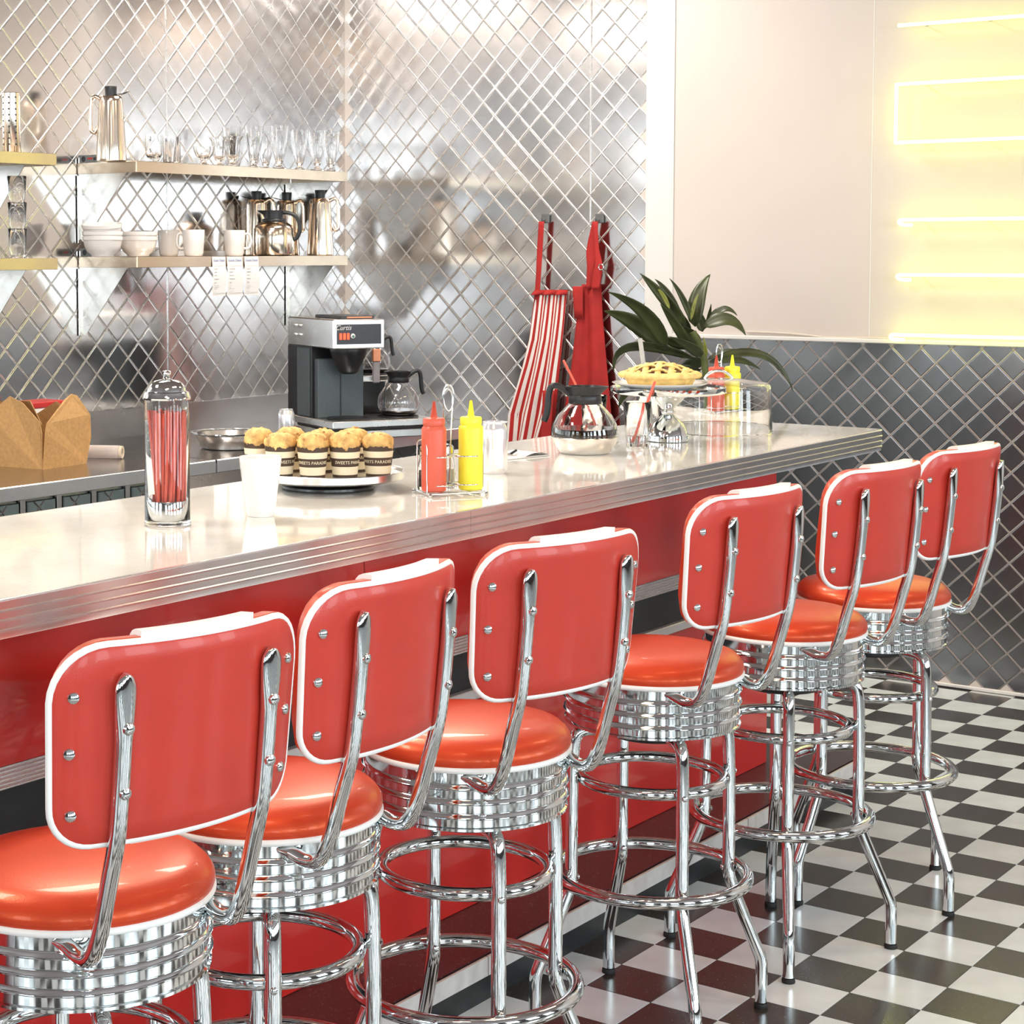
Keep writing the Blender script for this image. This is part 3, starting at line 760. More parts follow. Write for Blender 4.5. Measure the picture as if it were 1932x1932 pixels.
def shaker(pos, fill, lab):
    t = thing('shaker', lab, 'shaker', pos, 0, 'salt and pepper shakers')
    def fl(r, z, a): return r*(1+.03*math.cos(8*a))
    MB().lathe([(0, .002), (.0165, 0), (.0185, .004), (.0185, .030), (.0175, .055), (.0145, .068), (.0138, .074), (.0122, .074), (.0130, .066), (.0158, .053), (.0168, .030), (.0165, .006), (0, .005)], 32, rfun=fl).build('shaker_jar', GLASS, t, 50)
    MB().lathe([(0, .0055), (.0155, .0055), (.0158, .030), (.0157, .040), (0, .041)], 24).build('shaker_contents', fill, t, 40)
    MB().lathe([(.0140, .0700), (.0152, .0705), (.0152, .082), (.0138, .090), (.008, .094), (0, .095)], 24).build('shaker_lid', CHROME, t, 40)
kp, mp_ = base_pt(820, 938, .026, ZC), base_pt(890, 934.5, .026, ZC)
bottle(kp+Vector((0, 0, .009)), KETCH, 'red ketchup squeeze bottle in the wire caddy nearest the muffins', 'bottle')
bottle(mp_+Vector((0, 0, .009)), MUST, 'yellow mustard squeeze bottle in the wire caddy nearest the muffins', 'bottle')
dv = mp_-kp; ca = math.atan2(dv.y, dv.x); mid = (kp+mp_)/2
back_ = rot2((0, 1), ca)
co_ = mid+back_*.013
caddy((co_.x, co_.y, ZC+.0006), ca, 'chrome wire condiment caddy with looped handle beside the muffins', 'wire condiment caddies')
q = co_+back_*.029
shaker(q-rot2((1, 0), ca)*.041+Vector((0, 0, .009)), PEPPER, 'glass pepper shaker in the near caddy behind the ketchup bottle')
shaker(q+rot2((1, 0), ca)*.006+Vector((0, 0, .009)), SALT, 'glass salt shaker in the near caddy between the two bottles')
# far set behind the clear dome
k2 = onZ(1382, 808, ZC)+HF*.23
k3 = onZ(1428, 805, ZC)+HF*.23
bottle(k2+Vector((0, 0, .009)), KETCH, 'red ketchup squeeze bottle seen behind the clear cake dome', 'bottle')
dv = (k3-k2).normalized()*.064; k3 = k2+dv
bottle(k3+Vector((0, 0, .009)), MUST, 'yellow mustard squeeze bottle seen behind the clear cake dome', 'bottle')
ca = math.atan2(dv.y, dv.x); back_ = rot2((0, 1), ca); co_ = (k2+k3)/2+back_*.013
caddy((co_.x, co_.y, ZC+.0006), ca, 'chrome wire condiment caddy standing behind the clear cake dome', 'wire condiment caddies')

# ---- drink can
def can(pos, lab):
    t = thing('drink_can', lab, 'can', pos, 0, 'blank aluminium drink cans')
    MB().lathe([(0, .004), (.020, .004), (.0235, 0), (.0255, .002), (.0305, .010), (.0318, .014), (.0318, .100), (.0300, .108), (.0262, .116), (.0258, .1185), (.0268, .1205), (.0255, .1210), (.0245, .1175), (0, .1172)], 36).build('can_body', ALUCAN, t, 40)
    MB().bbox(-.006, .012, -.0075, .0075, .1173, .1186, .0004).build('pull_tab', STEEL, t, 0)
can(base_pt(934, 896, .030, ZC), 'blank white drink can on the counter behind the mustard bottle')

# ---- guest check folder with pen
f0, f1, f2 = onZ(951, 869, ZC), onZ(1038, 860, ZC), onZ(962, 856, ZC)
du = (f1-f0).normalized(); dvv = rot2(du, PI/2); L_ = (f1-f0).length
ck = thing('check_pad', 'white guest check pad lying on the counter near the coffee pot', 'check pad', f0, math.atan2(du.y, du.x))
MB().bbox(0, L_, 0, .085, .0005, .0035, .0008).build('pad_cover', PAPER, ck, 0)
MB().grid(lambda i, j: (L_*.45+L_*.53*i/9, .085*j/3, .0040+.0075*math.sin(PI*i/9)), 10, 4).build('curled_sheet', PAPER, ck, 60)
MB().tube([(-.005, .050, .0085), (L_*.44, .042, .0075)], .0030, 8).build('pen', STEEL, ck)
MB().tube([(L_*.40, .0425, .0080), (L_*.52, .0405, .0165)], .0032, 8).build('pen_cap', BLACKP, ck)

# ---- coffee decanters
def decanter(pos, ang, lab, cat='coffee pot', s=1., level=.046, steel=True, par=None):
    t = thing('coffee_decanter', lab, cat, pos, ang, 'glass coffee decanters'); t.scale = (s, s, s)
    if steel: MB().lathe([(0, .001), (.058, 0), (.063, .004), (.076, .022), (.0842, .038), (.0855, .042), (.0842, .044), (.080, .040), (.060, .006), (0, .006)], 48).build('steel_bottom', SATIN if not steel else STEEL, t, 40)
    out = [(.0836, .044), (.0842, .052), (.080, .075), (.068, .098), (.050, .117), (.041, .127), (.0385, .135)]
    if not steel: out = [(0, 0), (.060, 0), (.070, .005), (.080, .020), (.0842, .038)]+out[1:]
    inn = [(r-.002, z) for r, z in out[::-1]]
    if not steel: inn[-1] = (0, .002); inn[-2] = (.058, .0022); 
    MB().lathe(out+inn, 48, closed=steel).build('glass_globe', GLASS, t, 60)
    if level:
        def rr(z):
            for (r0, z0), (r1, z1) in zip(out[:-1], out[1:]):
                if z0 <= z <= z1: return r0+(r1-r0)*(z-z0)/(z1-z0) if z1 > z0 else r0
            return .08
        z0 = .0445 if steel else .0035
        pr = [(0, z0), ((.0805 if steel else .058), z0)]+[(rr(z0+(level-z0)*i/6)-.0024, z0+(level-z0)*i/6) for i in range(1, 7)]+[(0, level)]
        MB().lathe(pr, 48).build('coffee', COFFEE, t, 40)
    MB().lathe([(.0400, .126), (.0415, .128), (.0415, .146), (.0405, .148), (.0378, .148), (.0378, .132)], 40).build('collar_band', BLACKP, t, 40)
    def sp(r, z, a): return r+(max(0, math.cos(a-PI))**10)*.012*max(0, (z-.150)/.02)
    MB().lathe([(.039, .148), (.040, .152), (.047, .168), (.0475, .171), (.044, .171), (.037, .153), (0, .152)], 40, rfun=sp).build('pour_lid', BLACKP, t, 50)
    MB().tube(smoothpath([(.036, 0, .148), (.055, 0, .163), (.074, 0, .173), (.088, 0, .168), (.093, 0, .145), (.094, 0, .120), (.097, 0, .095), (.104, 0, .080)], 2), .0085, 10, sc=None, ref=(0, 1, 0)).build('handle', BLACKP, t, 60)
    return t
p = base_pt(1110, 860, .064, ZC)
hl = math.atan2(-HR.y+HF.y*.25, -HR.x+HF.x*.25)
decanter(p, hl, 'half-empty glass coffee pot with steel bottom and black lid on the counter', level=.064)

# ---- ribbed tumblers with straws
def tumbler(pos, lab, straw=None, h=.118, r0=.027, r1=.037, water=.018, grp='ribbed clear tumblers'):
    t = thing('tumbler', lab, 'glass', pos, 0, grp)
    def rf(r, z, a): return r*(1+.007*math.cos(22*a))
    MB().lathe([(0, .0), (r0-.002, .0), (r0, .003), (r1, h), (r1-.0008, h+.001), (r1-.002, h), (r0-.0015, .012), (0, .011)], 66, rfun=rf).build('tumbler_glass', GLASS, t, 50)
    if water:
        rw_ = r0+(r1-r0)*water/h-.0022
        MB().lathe([(0, .0114), (r0-.0024, .0118), (rw_, .0116+water), (0, .0116+water)], 32).build('water', WATER, t, 40)
    return t
def straw(a, b, mt, lab, grp='straws in the tumblers'):
    a, b = Vector(a), Vector(b)
    o = MB().tube([Vector((0, 0, 0)), b-a], .0034, 10).build('drinking_straw', mt, None, 60, loc=a); tag(o, lab, 'straw', grp)
p = base_pt(1205, 845, .027, ZC)
tumbler(p, 'ribbed glass tumbler with a red straw right of the coffee pot')
straw(p+HR*(-.010)+HF*.0+Vector((0, 0, .0145)), p+HR*.046+Vector((0, 0, .172)), STRAW, 'red straw leaning right in the tumbler by the cake stand')
p = base_pt(1122, 829, .027, ZC)
tumbler(p, 'ribbed glass tumbler standing behind the coffee pot')
straw(p+HR*.019+Vector((0, 0, .0145)), p-HR*.083+Vector((0, 0, .215)), STRAW, 'red straw sticking up left behind the coffee pot')
p = base_pt(1226, 811, .027, ZC)
tumbler(p, 'ribbed glass tumbler mostly hidden behind the cake stand')
CLS = mat('clear_straw_plastic', (.80, .78, .74), .15, trans=.5, ior=1.3)
MB_ = MB().tube([Vector((0, 0, 0)), HR*-.036+Vector((0, 0, .242))], .0065, 12).build('wide_straw', CLS, None, 60, loc=p+HR*.010+Vector((0, 0, .0195))); tag(MB_, 'wide clear straw rising behind the pie', 'straw')

# ---- cake stand, plate, pie
p = base_pt(1267, 836, .056, ZC)
cs = thing('cake_stand', 'chrome pedestal cake stand carrying the pie', 'cake stand', p)
MB().lathe([(0, .002), (.050, 0), (.056, .002), (.0565, .014), (.055, .020), (.051, .030), (.040, .050), (.022, .066), (.0155, .073), (.0185, .078), (.0185, .082), (.0155, .086), (.026, .098), (.040, .112), (.047, .125), (.048, .129), (0, .129)], 48).build('pedestal', CHROME, cs, 40)
MB().lathe([(0, .129), (.142, .129), (.150, .131), (.1535, .136), (.1535, .147), (.151, .148), (.148, .144), (0, .142)], 64).build('stand_plate', CHROME, cs, 40)
pq = onZ(1250, 712, ZC+.145)
pz = ZC+.1485; pcx = Vector((p.x, p.y, 0))-HR*.022
pt = thing('plate', 'white round plate under the pie on the cake stand', 'plate', (pcx.x, pcx.y, ZC+.1425))
MB().lathe([(0, 0), (.078, 0), (.082, .003), (.110, .0085), (.127, .0150), (.1285, .0168), (.1265, .0172), (.108, .0115), (.080, .0065), (0, .0062)], 64).build('plate_dish', CERAM, pt, 50)
pi = thing('pie', 'golden lattice-top berry pie on a white plate', 'pie', (pcx.x, pcx.y, ZC+.1490)); 
MB().lathe([(0, .001), (.080, 0), (.084, .003), (.096, .024), (.094, .026), (0, .026)], 56, rfun=lambda r, z, a: r*(1+.008*math.sin(28*a))).build('pie_case', CRUST, pi, 50)
def rimw(r, z, a): return r*(1+.030*math.sin(22*a)+.012*math.sin(9*a+1))
MB().lathe([(.092, .023), (.103, .023), (.109, .028), (.108, .035), (.100, .040), (.090, .038), (.086, .032)], 88, rfun=rimw, closed=True).build('fluted_rim', CRUST, pi, 60)
def dz_(x, y): r2 = (x*x+y*y)/(.092**2); return .031+.028*max(0, 1-r2)
MB().lathe([(.094, .030)]+[(.094*(1-i/8), .0280+.0250*(1-(1-i/8)**2)) for i in range(1, 9)], 48).build('filling', FILL, pi, 60)
for d_ in (0, 1):
    for k in range(-2, 3):
        off = k*.034; hl_ = math.sqrt(max(0, .093**2-off**2)); pts = []
        for i in range(19):
            tt = -hl_+2*hl_*i/18
            x, y = (tt, off) if d_ == 0 else (off, tt)
            z = dz_(x, y)+.0035*(1 if (int(round((tt+.34)/.034))+k+d_) % 2 else 0)
            a_ = .4; pts.append((x*math.cos(a_)-y*math.sin(a_), x*math.sin(a_)+y*math.cos(a_), z+.001))
        MB().tube(pts, [.0072*(1+.10*math.sin(i*1.7+k)) for i in range(19)], 8, ref=(0, 0, 1), sc=[(.55, 1.15)]*19).build('lattice_strip', CRUST, pi, 70)
for k in range(46):
    a = random.uniform(0, 6.28); rr = random.uniform(.078, .094); s = random.uniform(.004, .007)
    MB().lathe([(0, -s*.5), (s, -.1*s), (s*.7, s*.5), (0, s*.65)], 7, rfun=lambda r, z, a_: r*(1+.2*math.sin(3*a_+k))).build('crust_crumb', CRUST, pi, 70, loc=(rr*math.cos(a), rr*math.sin(a), dz_(rr, 0)+.006))

# ---- clear cake dome standing on the counter
p = base_pt(1376, 823, .150, ZC)
dm = thing('cake_dome', 'clear acrylic cake dome with chrome handle resting on the counter', 'cake dome', p)
MB().lathe([(.1520, .0), (.1530, .002), (.1512, .006), (.1470, .124), (.1445, .133), (.135, .140), (.06, .150), (0, .152), (0, .1495), (.06, .1475), (.134, .1375), (.1418, .131), (.1442, .123), (.1484, .0)], 72, closed=True).build('dome_shell', ACRYL, dm, 50)
MB().tube(smoothpath([HR*-.040+Vector((0, 0, .147)), HR*-.036+Vector((0, 0, .158)), HR*-.018+Vector((0, 0, .170)), Vector((0, 0, .173)), HR*.018+Vector((0, 0, .170)), HR*.036+Vector((0, 0, .158)), HR*.040+Vector((0, 0, .147))], 2), .0042, 10).build('dome_handle', CHROME, dm, 60)

# ================================================================ KITCHEN SIDE
ZK, KYF = .85, 4.28
jx = onZ(414, 868, ZK).x
for (a, b, lab) in ((3.0, jx-.004, 'stainless worktop run at the left carrying the cardboard box'), (jx+.004, XR-.012, 'stainless worktop run in the corner carrying the coffee brewer')):
    t = thing('steel_worktop', lab, 'worktop', ((a+b)/2, 4.68, ZK-.045), 0, 'stainless kitchen worktops'); h = (b-a)/2
    MB().bbox(-h, h, KYF-4.68, YB-.012-4.68, .030, .045, .002).build('worktop_sheet', STEELD, t, 0)
    MB().bbox(-h, h, KYF-4.68-.002, KYF-4.68+.02, 0, .044, .002).build('front_fascia', mat('fascia_steel', (.80, .80, .82), .3, .9, rvar=.05), t, 0)
# cabinets below: quilted doors, steel stiles and bar handles
w_ = onZ(181, 952, .785).x-onZ(111, 962, .785).x; xs = [onZ(111, 962, .785).x+w_*k for k in range(-2, 6)]
NTH = ('leftmost', 'second', 'third', 'fourth', 'fifth', 'sixth', 'seventh')
for k in range(len(xs)-1):
    a, b = xs[k]+.002, xs[k+1]-.002
    t = thing('steel_cabinet', NTH[k]+' narrow quilted steel cabinet under the kitchen worktop'+(', counted from the left' if k else ''), 'cabinet', ((a+b)/2, 4.72, 0), 0, 'stainless cabinets under the worktop'); h = (b-a)/2
    MB().box(-h, h, -.40, .36, .08, ZK-.046).build('cabinet_body', STEELD, t, 0)
    MB().box(-h, -h+.022, -.414, -.40, .08, ZK-.05).build('door_stile', STEEL, t, 0)
    d = MB().bbox(-h+.026, h-.003, -.418, -.40, .09, ZK-.056, .003).build('door', TEAL, t, 0)
    rg = MB(); u0, u1, v0, v1 = -h+.028, h-.005, .092, ZK-.058; sl = 1.; pv = .11
    for s in (1, -1):
        for kk in range(-14, 22):
            c = kk*pv; pts = []
            for u in (u0, u1):
                v = s*sl*u+c
                if v0 <= v <= v1: pts.append((u, v))
            for v in (v0, v1):
                u = (v-c)/(s*sl)
                if u0 < u < u1: pts.append((u, v))
            pts.sort()
            if len(pts) >= 2: rg.tube([(pts[0][0], -.418, pts[0][1]), (pts[-1][0], -.418, pts[-1][1])], .0028, 5)
    rg.build('door_ridges', RIDGE, d, 60)
    MB().tube([(h-.02, -.432, .35), (h-.02, -.432, .70)], .006, 8).build('handle', CHROME, d, 60)

# ---- kraft take-out box
bc, br = onZ(80, 886, ZK), onZ(162, 874.5, ZK)
bw = (br-bc).length; ba_ = math.atan2((br-bc).y, (br-bc).x)
tb = thing('takeout_box', 'open brown kraft cardboard take-out box on the steel worktop', 'box', bc, ba_)
bd, bh, fl = .23, .150, .012
def sheet(mb, q, th=.0025, mi=0):
    q = [Vector(v) for v in q]; n = (q[1]-q[0]).cross(q[2]-q[0]).normalized()*th
    m_ = len(q); mb.add(q+[v+n for v in q], [tuple(range(m_))[::-1], tuple(range(m_, 2*m_))]+[(i, (i+1) % m_, m_+(i+1) % m_, m_+i) for i in range(m_)], mi)
W2 = bw
mb = MB(); sheet(mb, [(0, 0, .002), (W2, 0, .002), (W2, bd, .002), (0, bd, .002)]); mb.build('box_floor', KRAFTD, tb, 0)
mb = MB(); sheet(mb, [(0, 0, 0), (W2, 0, 0), (W2+fl, -.012, .09), (W2+fl+.004, -.006, .165), (W2-.03, .012, .232), (W2-.055, .014, .238), (W2-.09, .012, .222), (.01, -.010, .150), (0, -.012, .12)]); mb.build('front_panel', KRAFT, tb, 0)
mb = MB(); sheet(mb, [(0, bd, 0), (0, 0, 0), (-fl, -.012, .12), (-.004, .004, .156), (.000, bd*.35, .215), (.004, bd*.62, .235), (-fl, bd, .17)]); mb.build('side_panel', KRAFT, tb, 0)
mb = MB(); sheet(mb, [(W2, bd, 0), (0, bd, 0), (-fl, bd+.012, .15), (.02, bd-.004, .215), (W2*.55, bd-.010, .205), (W2+fl, bd+.012, .15)]); mb.build('back_panel', KRAFTD, tb, 0)
mb = MB(); sheet(mb, [(W2, 0, 0), (W2, bd, 0), (W2+fl, bd+.012, .15), (W2-.006, bd*.55, .205), (W2+fl, -.008, .15)]); mb.build('side_panel', KRAFTD, tb, 0)
mb = MB(); sheet(mb, [(.02, .02, .145), (.07, .10, .142), (.055, .15, .215), (.01, .06, .222)]); mb.build('folded_flap', KRAFT, tb, 0)
mb = MB()
for k in range(3): mb.tube([(.012+.004*k, -.0125, .085+.016*k), (W2-.075+.006*k, .0075, .195+.009*k)], .0012, 5)
mb.build('fold_creases', KRAFTD, tb)
# red and white carton behind it
q = onZ(22, 848, ZK)
t = thing('carton', 'red and white carton edge behind the cardboard box at the left', 'carton', (q.x-.01, 4.93, ZK)); 
MB().bbox(-.11, .06, -.06, .06, 0, .165, .003).build('carton_body', PAPER, t, 0); MB().bbox(-.112, .062, -.062, .062, .1655, .186, .003).build('carton_lid', mat('red_card', (.42, .02, .02), .5, var=.1), t, 0)
MB().bbox(-.113, .063, -.0632, -.0625, .135, .148, .0002).build('carton_stripe', BLACKP, t, 0)

# ---- cling film roll
e0 = onZ(226, 853, ZK+.0235)
ax = Vector((-.45, .893, 0)).normalized()
t = thing('film_roll', 'roll of cling film lying beside the cardboard box', 'roll', (e0.x, e0.y, ZK))
A = Vector((0, 0, .0235)); B = A+ax*.28
MB().tube([A, B], .0230, 28).build('wound_film', PLASTF, t, 50)
mb = MB(); mb.tube([A-ax*.010, A-ax*.0005], .0215, 28, caps=False); 
def ring_face(c, n, r0, r1, N=28):
    u = n.orthogonal().normalized(); v = n.cross(u)
    return [c+u*(r*math.cos(2*PI*i/N))+v*(r*math.sin(2*PI*i/N)) for r in (r0, r1) for i in range(N)], [(i, (i+1) % N, N+(i+1) % N, N+i) for i in range(N)]
V, F = ring_face(A-ax*.010, -ax, .0125, .0215); mb.add(V, F)
mb.tube([A-ax*.010, A+ax*.02], .0125, 28, caps=False); mb.build('card_core', CARDT, t, 40)
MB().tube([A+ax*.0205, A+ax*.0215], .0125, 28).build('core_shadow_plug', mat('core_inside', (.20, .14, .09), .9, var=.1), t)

# ---- round steel pan
p = onZ(432, 822, ZK+.045)
t = thing('round_pan', 'shallow round steel pan on the worktop behind the straw dispenser', 'pan', (p.x, p.y, ZK))
MB().lathe([(0, .002), (.092, 0), (.100, .004), (.122, .050), (.136, .056), (.1365, .0585), (.121, .0545), (.098, .010), (0, .006)], 56).build('pan_bowl', STEEL, t, 40)
MB().lathe([(.136, .0555), (.139, .057), (.139, .060), (.1355, .060)], 56, closed=True).build('rolled_rim', CHROME, t, 40)
can(base_pt(540, 834, .030, ZK)+Vector((0, 0, .0)), 'blank silver drink can on the worktop left of the coffee brewer')

# ---- coffee brewer
b0 = onZ(628.7, 832.4, ZK); bu = Vector((.883, -.468, 0)).normalized(); ban = math.atan2(bu.y, bu.x)
t = thing('coffee_brewer', 'steel and black coffee brewer with red switches on the worktop', 'coffee brewer', b0, ban)
def pc(nm, a, mt, b=.003, par=None, sm=0): return MB().bbox(*a, b).build(nm, mt, par or t, sm)
pc('base_tray', (0, .42, 0, .36, .004, .034), STEEL)
for (x, y) in ((.02, .02), (.40, .02), (.02, .34), (.40, .34)): MB().lathe([(0, 0), (.012, 0), (.012, .004), (0, .004)], 12, c=(x, y, 0)).build('foot', BLACKR, t)
pc('base_gap', (.006, .414, .006, .354, .034, .046), BLACKP)
pc('base_plate', (-.004, .43, -.006, .37, .046, .072), STEEL)
wm = MB().lathe([(0, 0), (.078, 0), (.080, .003), (.074, .007), (0, .008)], 32).mesh('warmer_plate', BLACKP)
link('warmer_plate', wm, t, (.105, .10, .072)); link('warmer_plate', wm, t, (.325, .108, .072))
pc('column', (.0, .215, .20, .43, .072, .345), BLACKP)
pc('column_front', (.012, .205, .165, .20, .072, .30), mat('dark_textured_metal', (.10, .12, .13), .5, .3, var=.15, vscale=200, bump=.3, bscale=500))
pc('column_groove', (.104, .110, .163, .166, .075, .30), BLACKP, .0005)
pc('side_panel', (-.003, .0, .215, .33, .075, .34), mat('dark_textured_metal'))
hs = pc('housing', (.0, .215, .0, .43, .345, .455), STEEL, .004)
for (y, z) in ((.09, .40), (.13, .40)):
    for dz in (0, .028):
        pass
lv = MB().lathe([(0, 0), (.010, .0), (.009, .004), (.004, .006), (0, .0062)], 14).mesh('louvre', STEEL)
for y in (.30, .345):
    for z in (.388, .424):
        o = link('louvre', lv, hs, (-.0005, y, z)); o.rotation_euler = (0, R(-90), 0); o.scale = (1, 1.7, 1)
pn = pc('control_panel', (.016, .199, -.0035, .001, .362, .437), DARKP, .001, hs)
tm = text_mesh('Curtis', .026, PAPER, .0003, .35)
o = link('brand_lettering', tm, pn, (.040, -.0040, .424)); o.rotation_euler = (R(90), 0, 0)
for k in range(3): MB().bbox(.024+k*.0155, .034+k*.0155, -.0075, -.0036, .380, .404, .001).build('rocker_switch', SWR, pn, 0)
MB().lathe([(0, 0), (.0095, 0), (.0090, .002), (.005, .003), (0, .003)], 18).build('indicator', PAPER, pn, 40, loc=(.0805, -.0036, .393)).rotation_euler = (R(90), 0, 0)
MB().lathe([(0, 0), (.005, 0), (.004, .001), (0, .0012)], 12).build('indicator_lens', mat('green_lens', (.02, .15, .10), .2, var=.1), pn, 40, loc=(.0805, -.0068, .392)).rotation_euler = (R(90), 0, 0)
pc('lid_tray', (.060, .200, .06, .30, .4555, .466), BLACKP, .002)
pc('lid_tray_lip', (.085, .190, .058, .0598, .458, .463), COPPER, .0004)
MB().lathe([(.072, .344), (.074, .340), (.066, .315), (.040, .255), (.028, .245), (0, .244)], 32, c=(.108, .095, 0)).build('brew_funnel', BLACKP, t, 50)
MB().bbox(.155, .185, -.030, -.010, .296, .343, .003).build('funnel_label', COPPER, t, 0); MB().bbox(.157, .183, -.028, -.008, .215, .296, .004).build('funnel_handle', mat('grey_handle', (.22, .20, .21), .5, var=.1), t, 0)
pc('upper_warmer_shelf', (.2155, .40, .195, .36, .205, .228), STEEL)
link('warmer_plate', wm, t, (.305, .280, .228))
o = pc('upper_shelf_support', (.26, .36, .29, .355, .072, .205), BLACKP)
def bl(x, y, z): v = rot2((x, y), ban); return (b0.x+v.x, b0.y+v.y, ZK+z)
decanter(bl(.327, .108, .0805), ban-.15, 'glass coffee pot on the lower right warmer of the brewer', s=.98, level=.020, steel=False)
decanter(bl(.303, .280, .2365), ban-.15, 'glass coffee pot on the upper warmer behind the brewer housing', s=.80, level=.016, steel=False)

# ================================================================ WALL SHELVES
SYF = 4.80; SZ = [1.888, 1.543]; TH = .040
SX0, SX1 = onY(257, 310, SYF).x, onY(655, 330, SYF).x
def shelf(x0, x1, z, lab, brk, grp, plates=True):
    t = thing('wall_shelf', lab, 'shelf', ((x0+x1)/2, SYF+.15, z-TH), 0, grp); h = (x1-x0)/2
    MB().bbox(-h, h, -.15, YB-SYF-.15-.004, TH-.003, TH, .001).build('shelf_sheet', SHW, t, 0)
    MB().bbox(-h, h, -.152, -.148, 0, TH, .0008).build('front_lip', SHW, t, 0)
    MB().bbox(-h-.002, -h+.002, -.15, .145, 0, TH, .0008).build('end_lip', SHW, t, 0); MB().bbox(h-.002, h+.002, -.15, .145, 0, TH, .0008).build('end_lip', SHW, t, 0)
    MB().bbox(-h, h, .138, .1455, TH, TH+.022, .001).build('rear_upstand', STEEL, t, 0)
    for (bx_, pl) in brk:
        b = MB().prism([(-.10, -.0), (.1455, 0), (.1455, -.235), (.118, -.255), (.112, -.245)], bx_-.0015, bx_+.0015, 'x').build('bracket', SHB, t, 0)
        MB().bbox(bx_-.012, bx_+.012, .140, .1455, -.255, -.005, .001).build('wall_flange', SHB, b, 0)
        if pl:
            s_ = MB().bbox(bx_-.0035, bx_-.0022, .03, .145, TH+.001, TH+.030, .0003).build('label_plate', mat('grey_label', (.16, .17, .17), .4, .3, var=.1), t, 0)
            MB().lathe([(0, 0), (.011, 0), (.010, .001), (0, .0012)], 18).build('round_emblem', BLACKP, s_, 40, loc=(bx_-.0035, .118, TH+.0155)).rotation_euler = (0, R(-90), 0)
            MB().bbox(bx_-.0042, bx_-.0036, .070, .096, TH+.013, TH+.020, .0001).build('red_print', mat('red_print', (.4, .03, .03), .5, var=.1), s_, 0); MB().bbox(bx_-.0042, bx_-.0036, .038, .066, TH+.009, TH+.020, .0001).build('dark_print', BLACKP, s_, 0)
    return t
SHW = mat('shelf_steel', (.64, .53, .41), .22, 1., rvar=.06); SHB = mat('bracket_steel', (.72, .70, .66), .2, 1., rvar=.05)
hh_ = (SX1-SX0)/2
shelf(SX0, SX1, SZ[0], 'upper steel wall shelf holding the soda glasses', ((-hh_+.004, True), (hh_-.03, False)), 'steel wall shelves')
shelf(SX0, SX1, SZ[1], 'lower steel wall shelf holding bowls, mugs and coffee servers', ((-hh_+.004, True), (hh_-.03, False)), 'steel wall shelves')
LX1 = onY(106, 300, SYF).x; LX0 = LX1-1.2
shelf(LX0, LX1, SZ[0]+.010, 'upper steel shelf cut off at the left frame edge', ((.5, False), (-.5, False)), 'steel wall shelves')
shelf(LX0, LX1, SZ[1]-.004, 'lower steel shelf cut off at the left frame edge', ((.5, False), (-.5, False)), 'steel wall shelves')
def sh(px, k, Y): return Vector((onY(px, 400 if k else 280, Y).x, Y, SZ[k]+.0004))
PXM = lambda P: FPX/((Vector(P)-C_O).dot(C_F))

def server(pos, ang, lab, s=1.):
    t = thing('coffee_server', lab, 'server', pos, ang, 'tall steel coffee servers'); t.scale = (s, s, s)
    MB().lathe([(0, .001), (.052, 0), (.0555, .003), (.056, .010), (.0525, .07), (.0475, .15), (.0440, .215), (.0420, .232), (.038, .236), (.0, .237)], 44).build('server_body', SATIN, t, 40)
    MB().lathe([(0, .2365), (.020, .2365), (.0205, .242), (.0225, .268), (.0215, .271), (0, .271)], 28).build('stopper', BLACKP, t, 40)
    MB().add(*(lambda pts: (pts, [(0, 1, 3, 2), (2, 3, 5, 4), (0, 2, 4), (1, 5, 3)]))([Vector(v) for v in ((.010, -.026, .236), (.010, .026, .236), (.046, -.016, .243), (.046, .016, .243), (.074, -.003, .2535), (.074, .003, .2535))])).build('spout', mat('dark_spout', (.10, .09, .08), .25, .7), t, 60)
    MB().tube(smoothpath([(-.040, 0, .226), (-.060, 0, .238), (-.074, 0, .228), (-.076, 0, .18), (-.0765, 0, .125), (-.074, 0, .108), (-.062, 0, .104), (-.052, 0, .116), (-.049, 0, .13)], 2), .0075, 8, ref=(0, 1, 0), sc=None).build('strap_handle', SATIN, t, 60)
    return t
server(sh(210, 0, 4.90), ban*0-1.05, 'tall steel coffee server alone at the left of the upper shelf')

# glasses on the upper shelf
def soda(pos, lab, h=.165, r=.038):
    t = thing('soda_glass', lab, 'glass', pos, 0, 'tall fluted soda glasses')
    def rf(rr, z, a): return rr*(1+(.022*math.cos(12*a) if .035 < z < h*.9 else 0))
    o_ = [(0, 0), (.030, 0), (.0315, .002), (.028, .006), (.012, .014), (.0095, .020), (.0125, .026), (.0165, .032), (.0265, .075), (.0335, .118), (r-.001, h-.008), (r, h)]
    i_ = [(r-.0022, h), (.0315, .118), (.0243, .075), (.0135, .036), (0, .034)]
    MB().lathe(o_+i_, 48, rfun=rf).build('glass_body', GLASS, t, 60); return t
for (px, Y, hh, lab) in ((437, 4.97, .165, 'tall soda glass behind the small sundae glasses'), (479, 4.90, .166, 'tall fluted soda glass right of the small sundae glasses'), (501, 5.02, .160, 'tall soda glass in the rear row, third from the left'), (527, 4.87, .176, 'tallest fluted soda glass near the middle of the tall glasses'), (565, 4.90, .168, 'third tall soda glass from the right shelf end'), (598, 4.87, .166, 'second tall soda glass from the right shelf end'), (624, 4.88, .167, 'last tall soda glass at the right shelf end')):
    soda(sh(px, 0, Y), lab, hh)
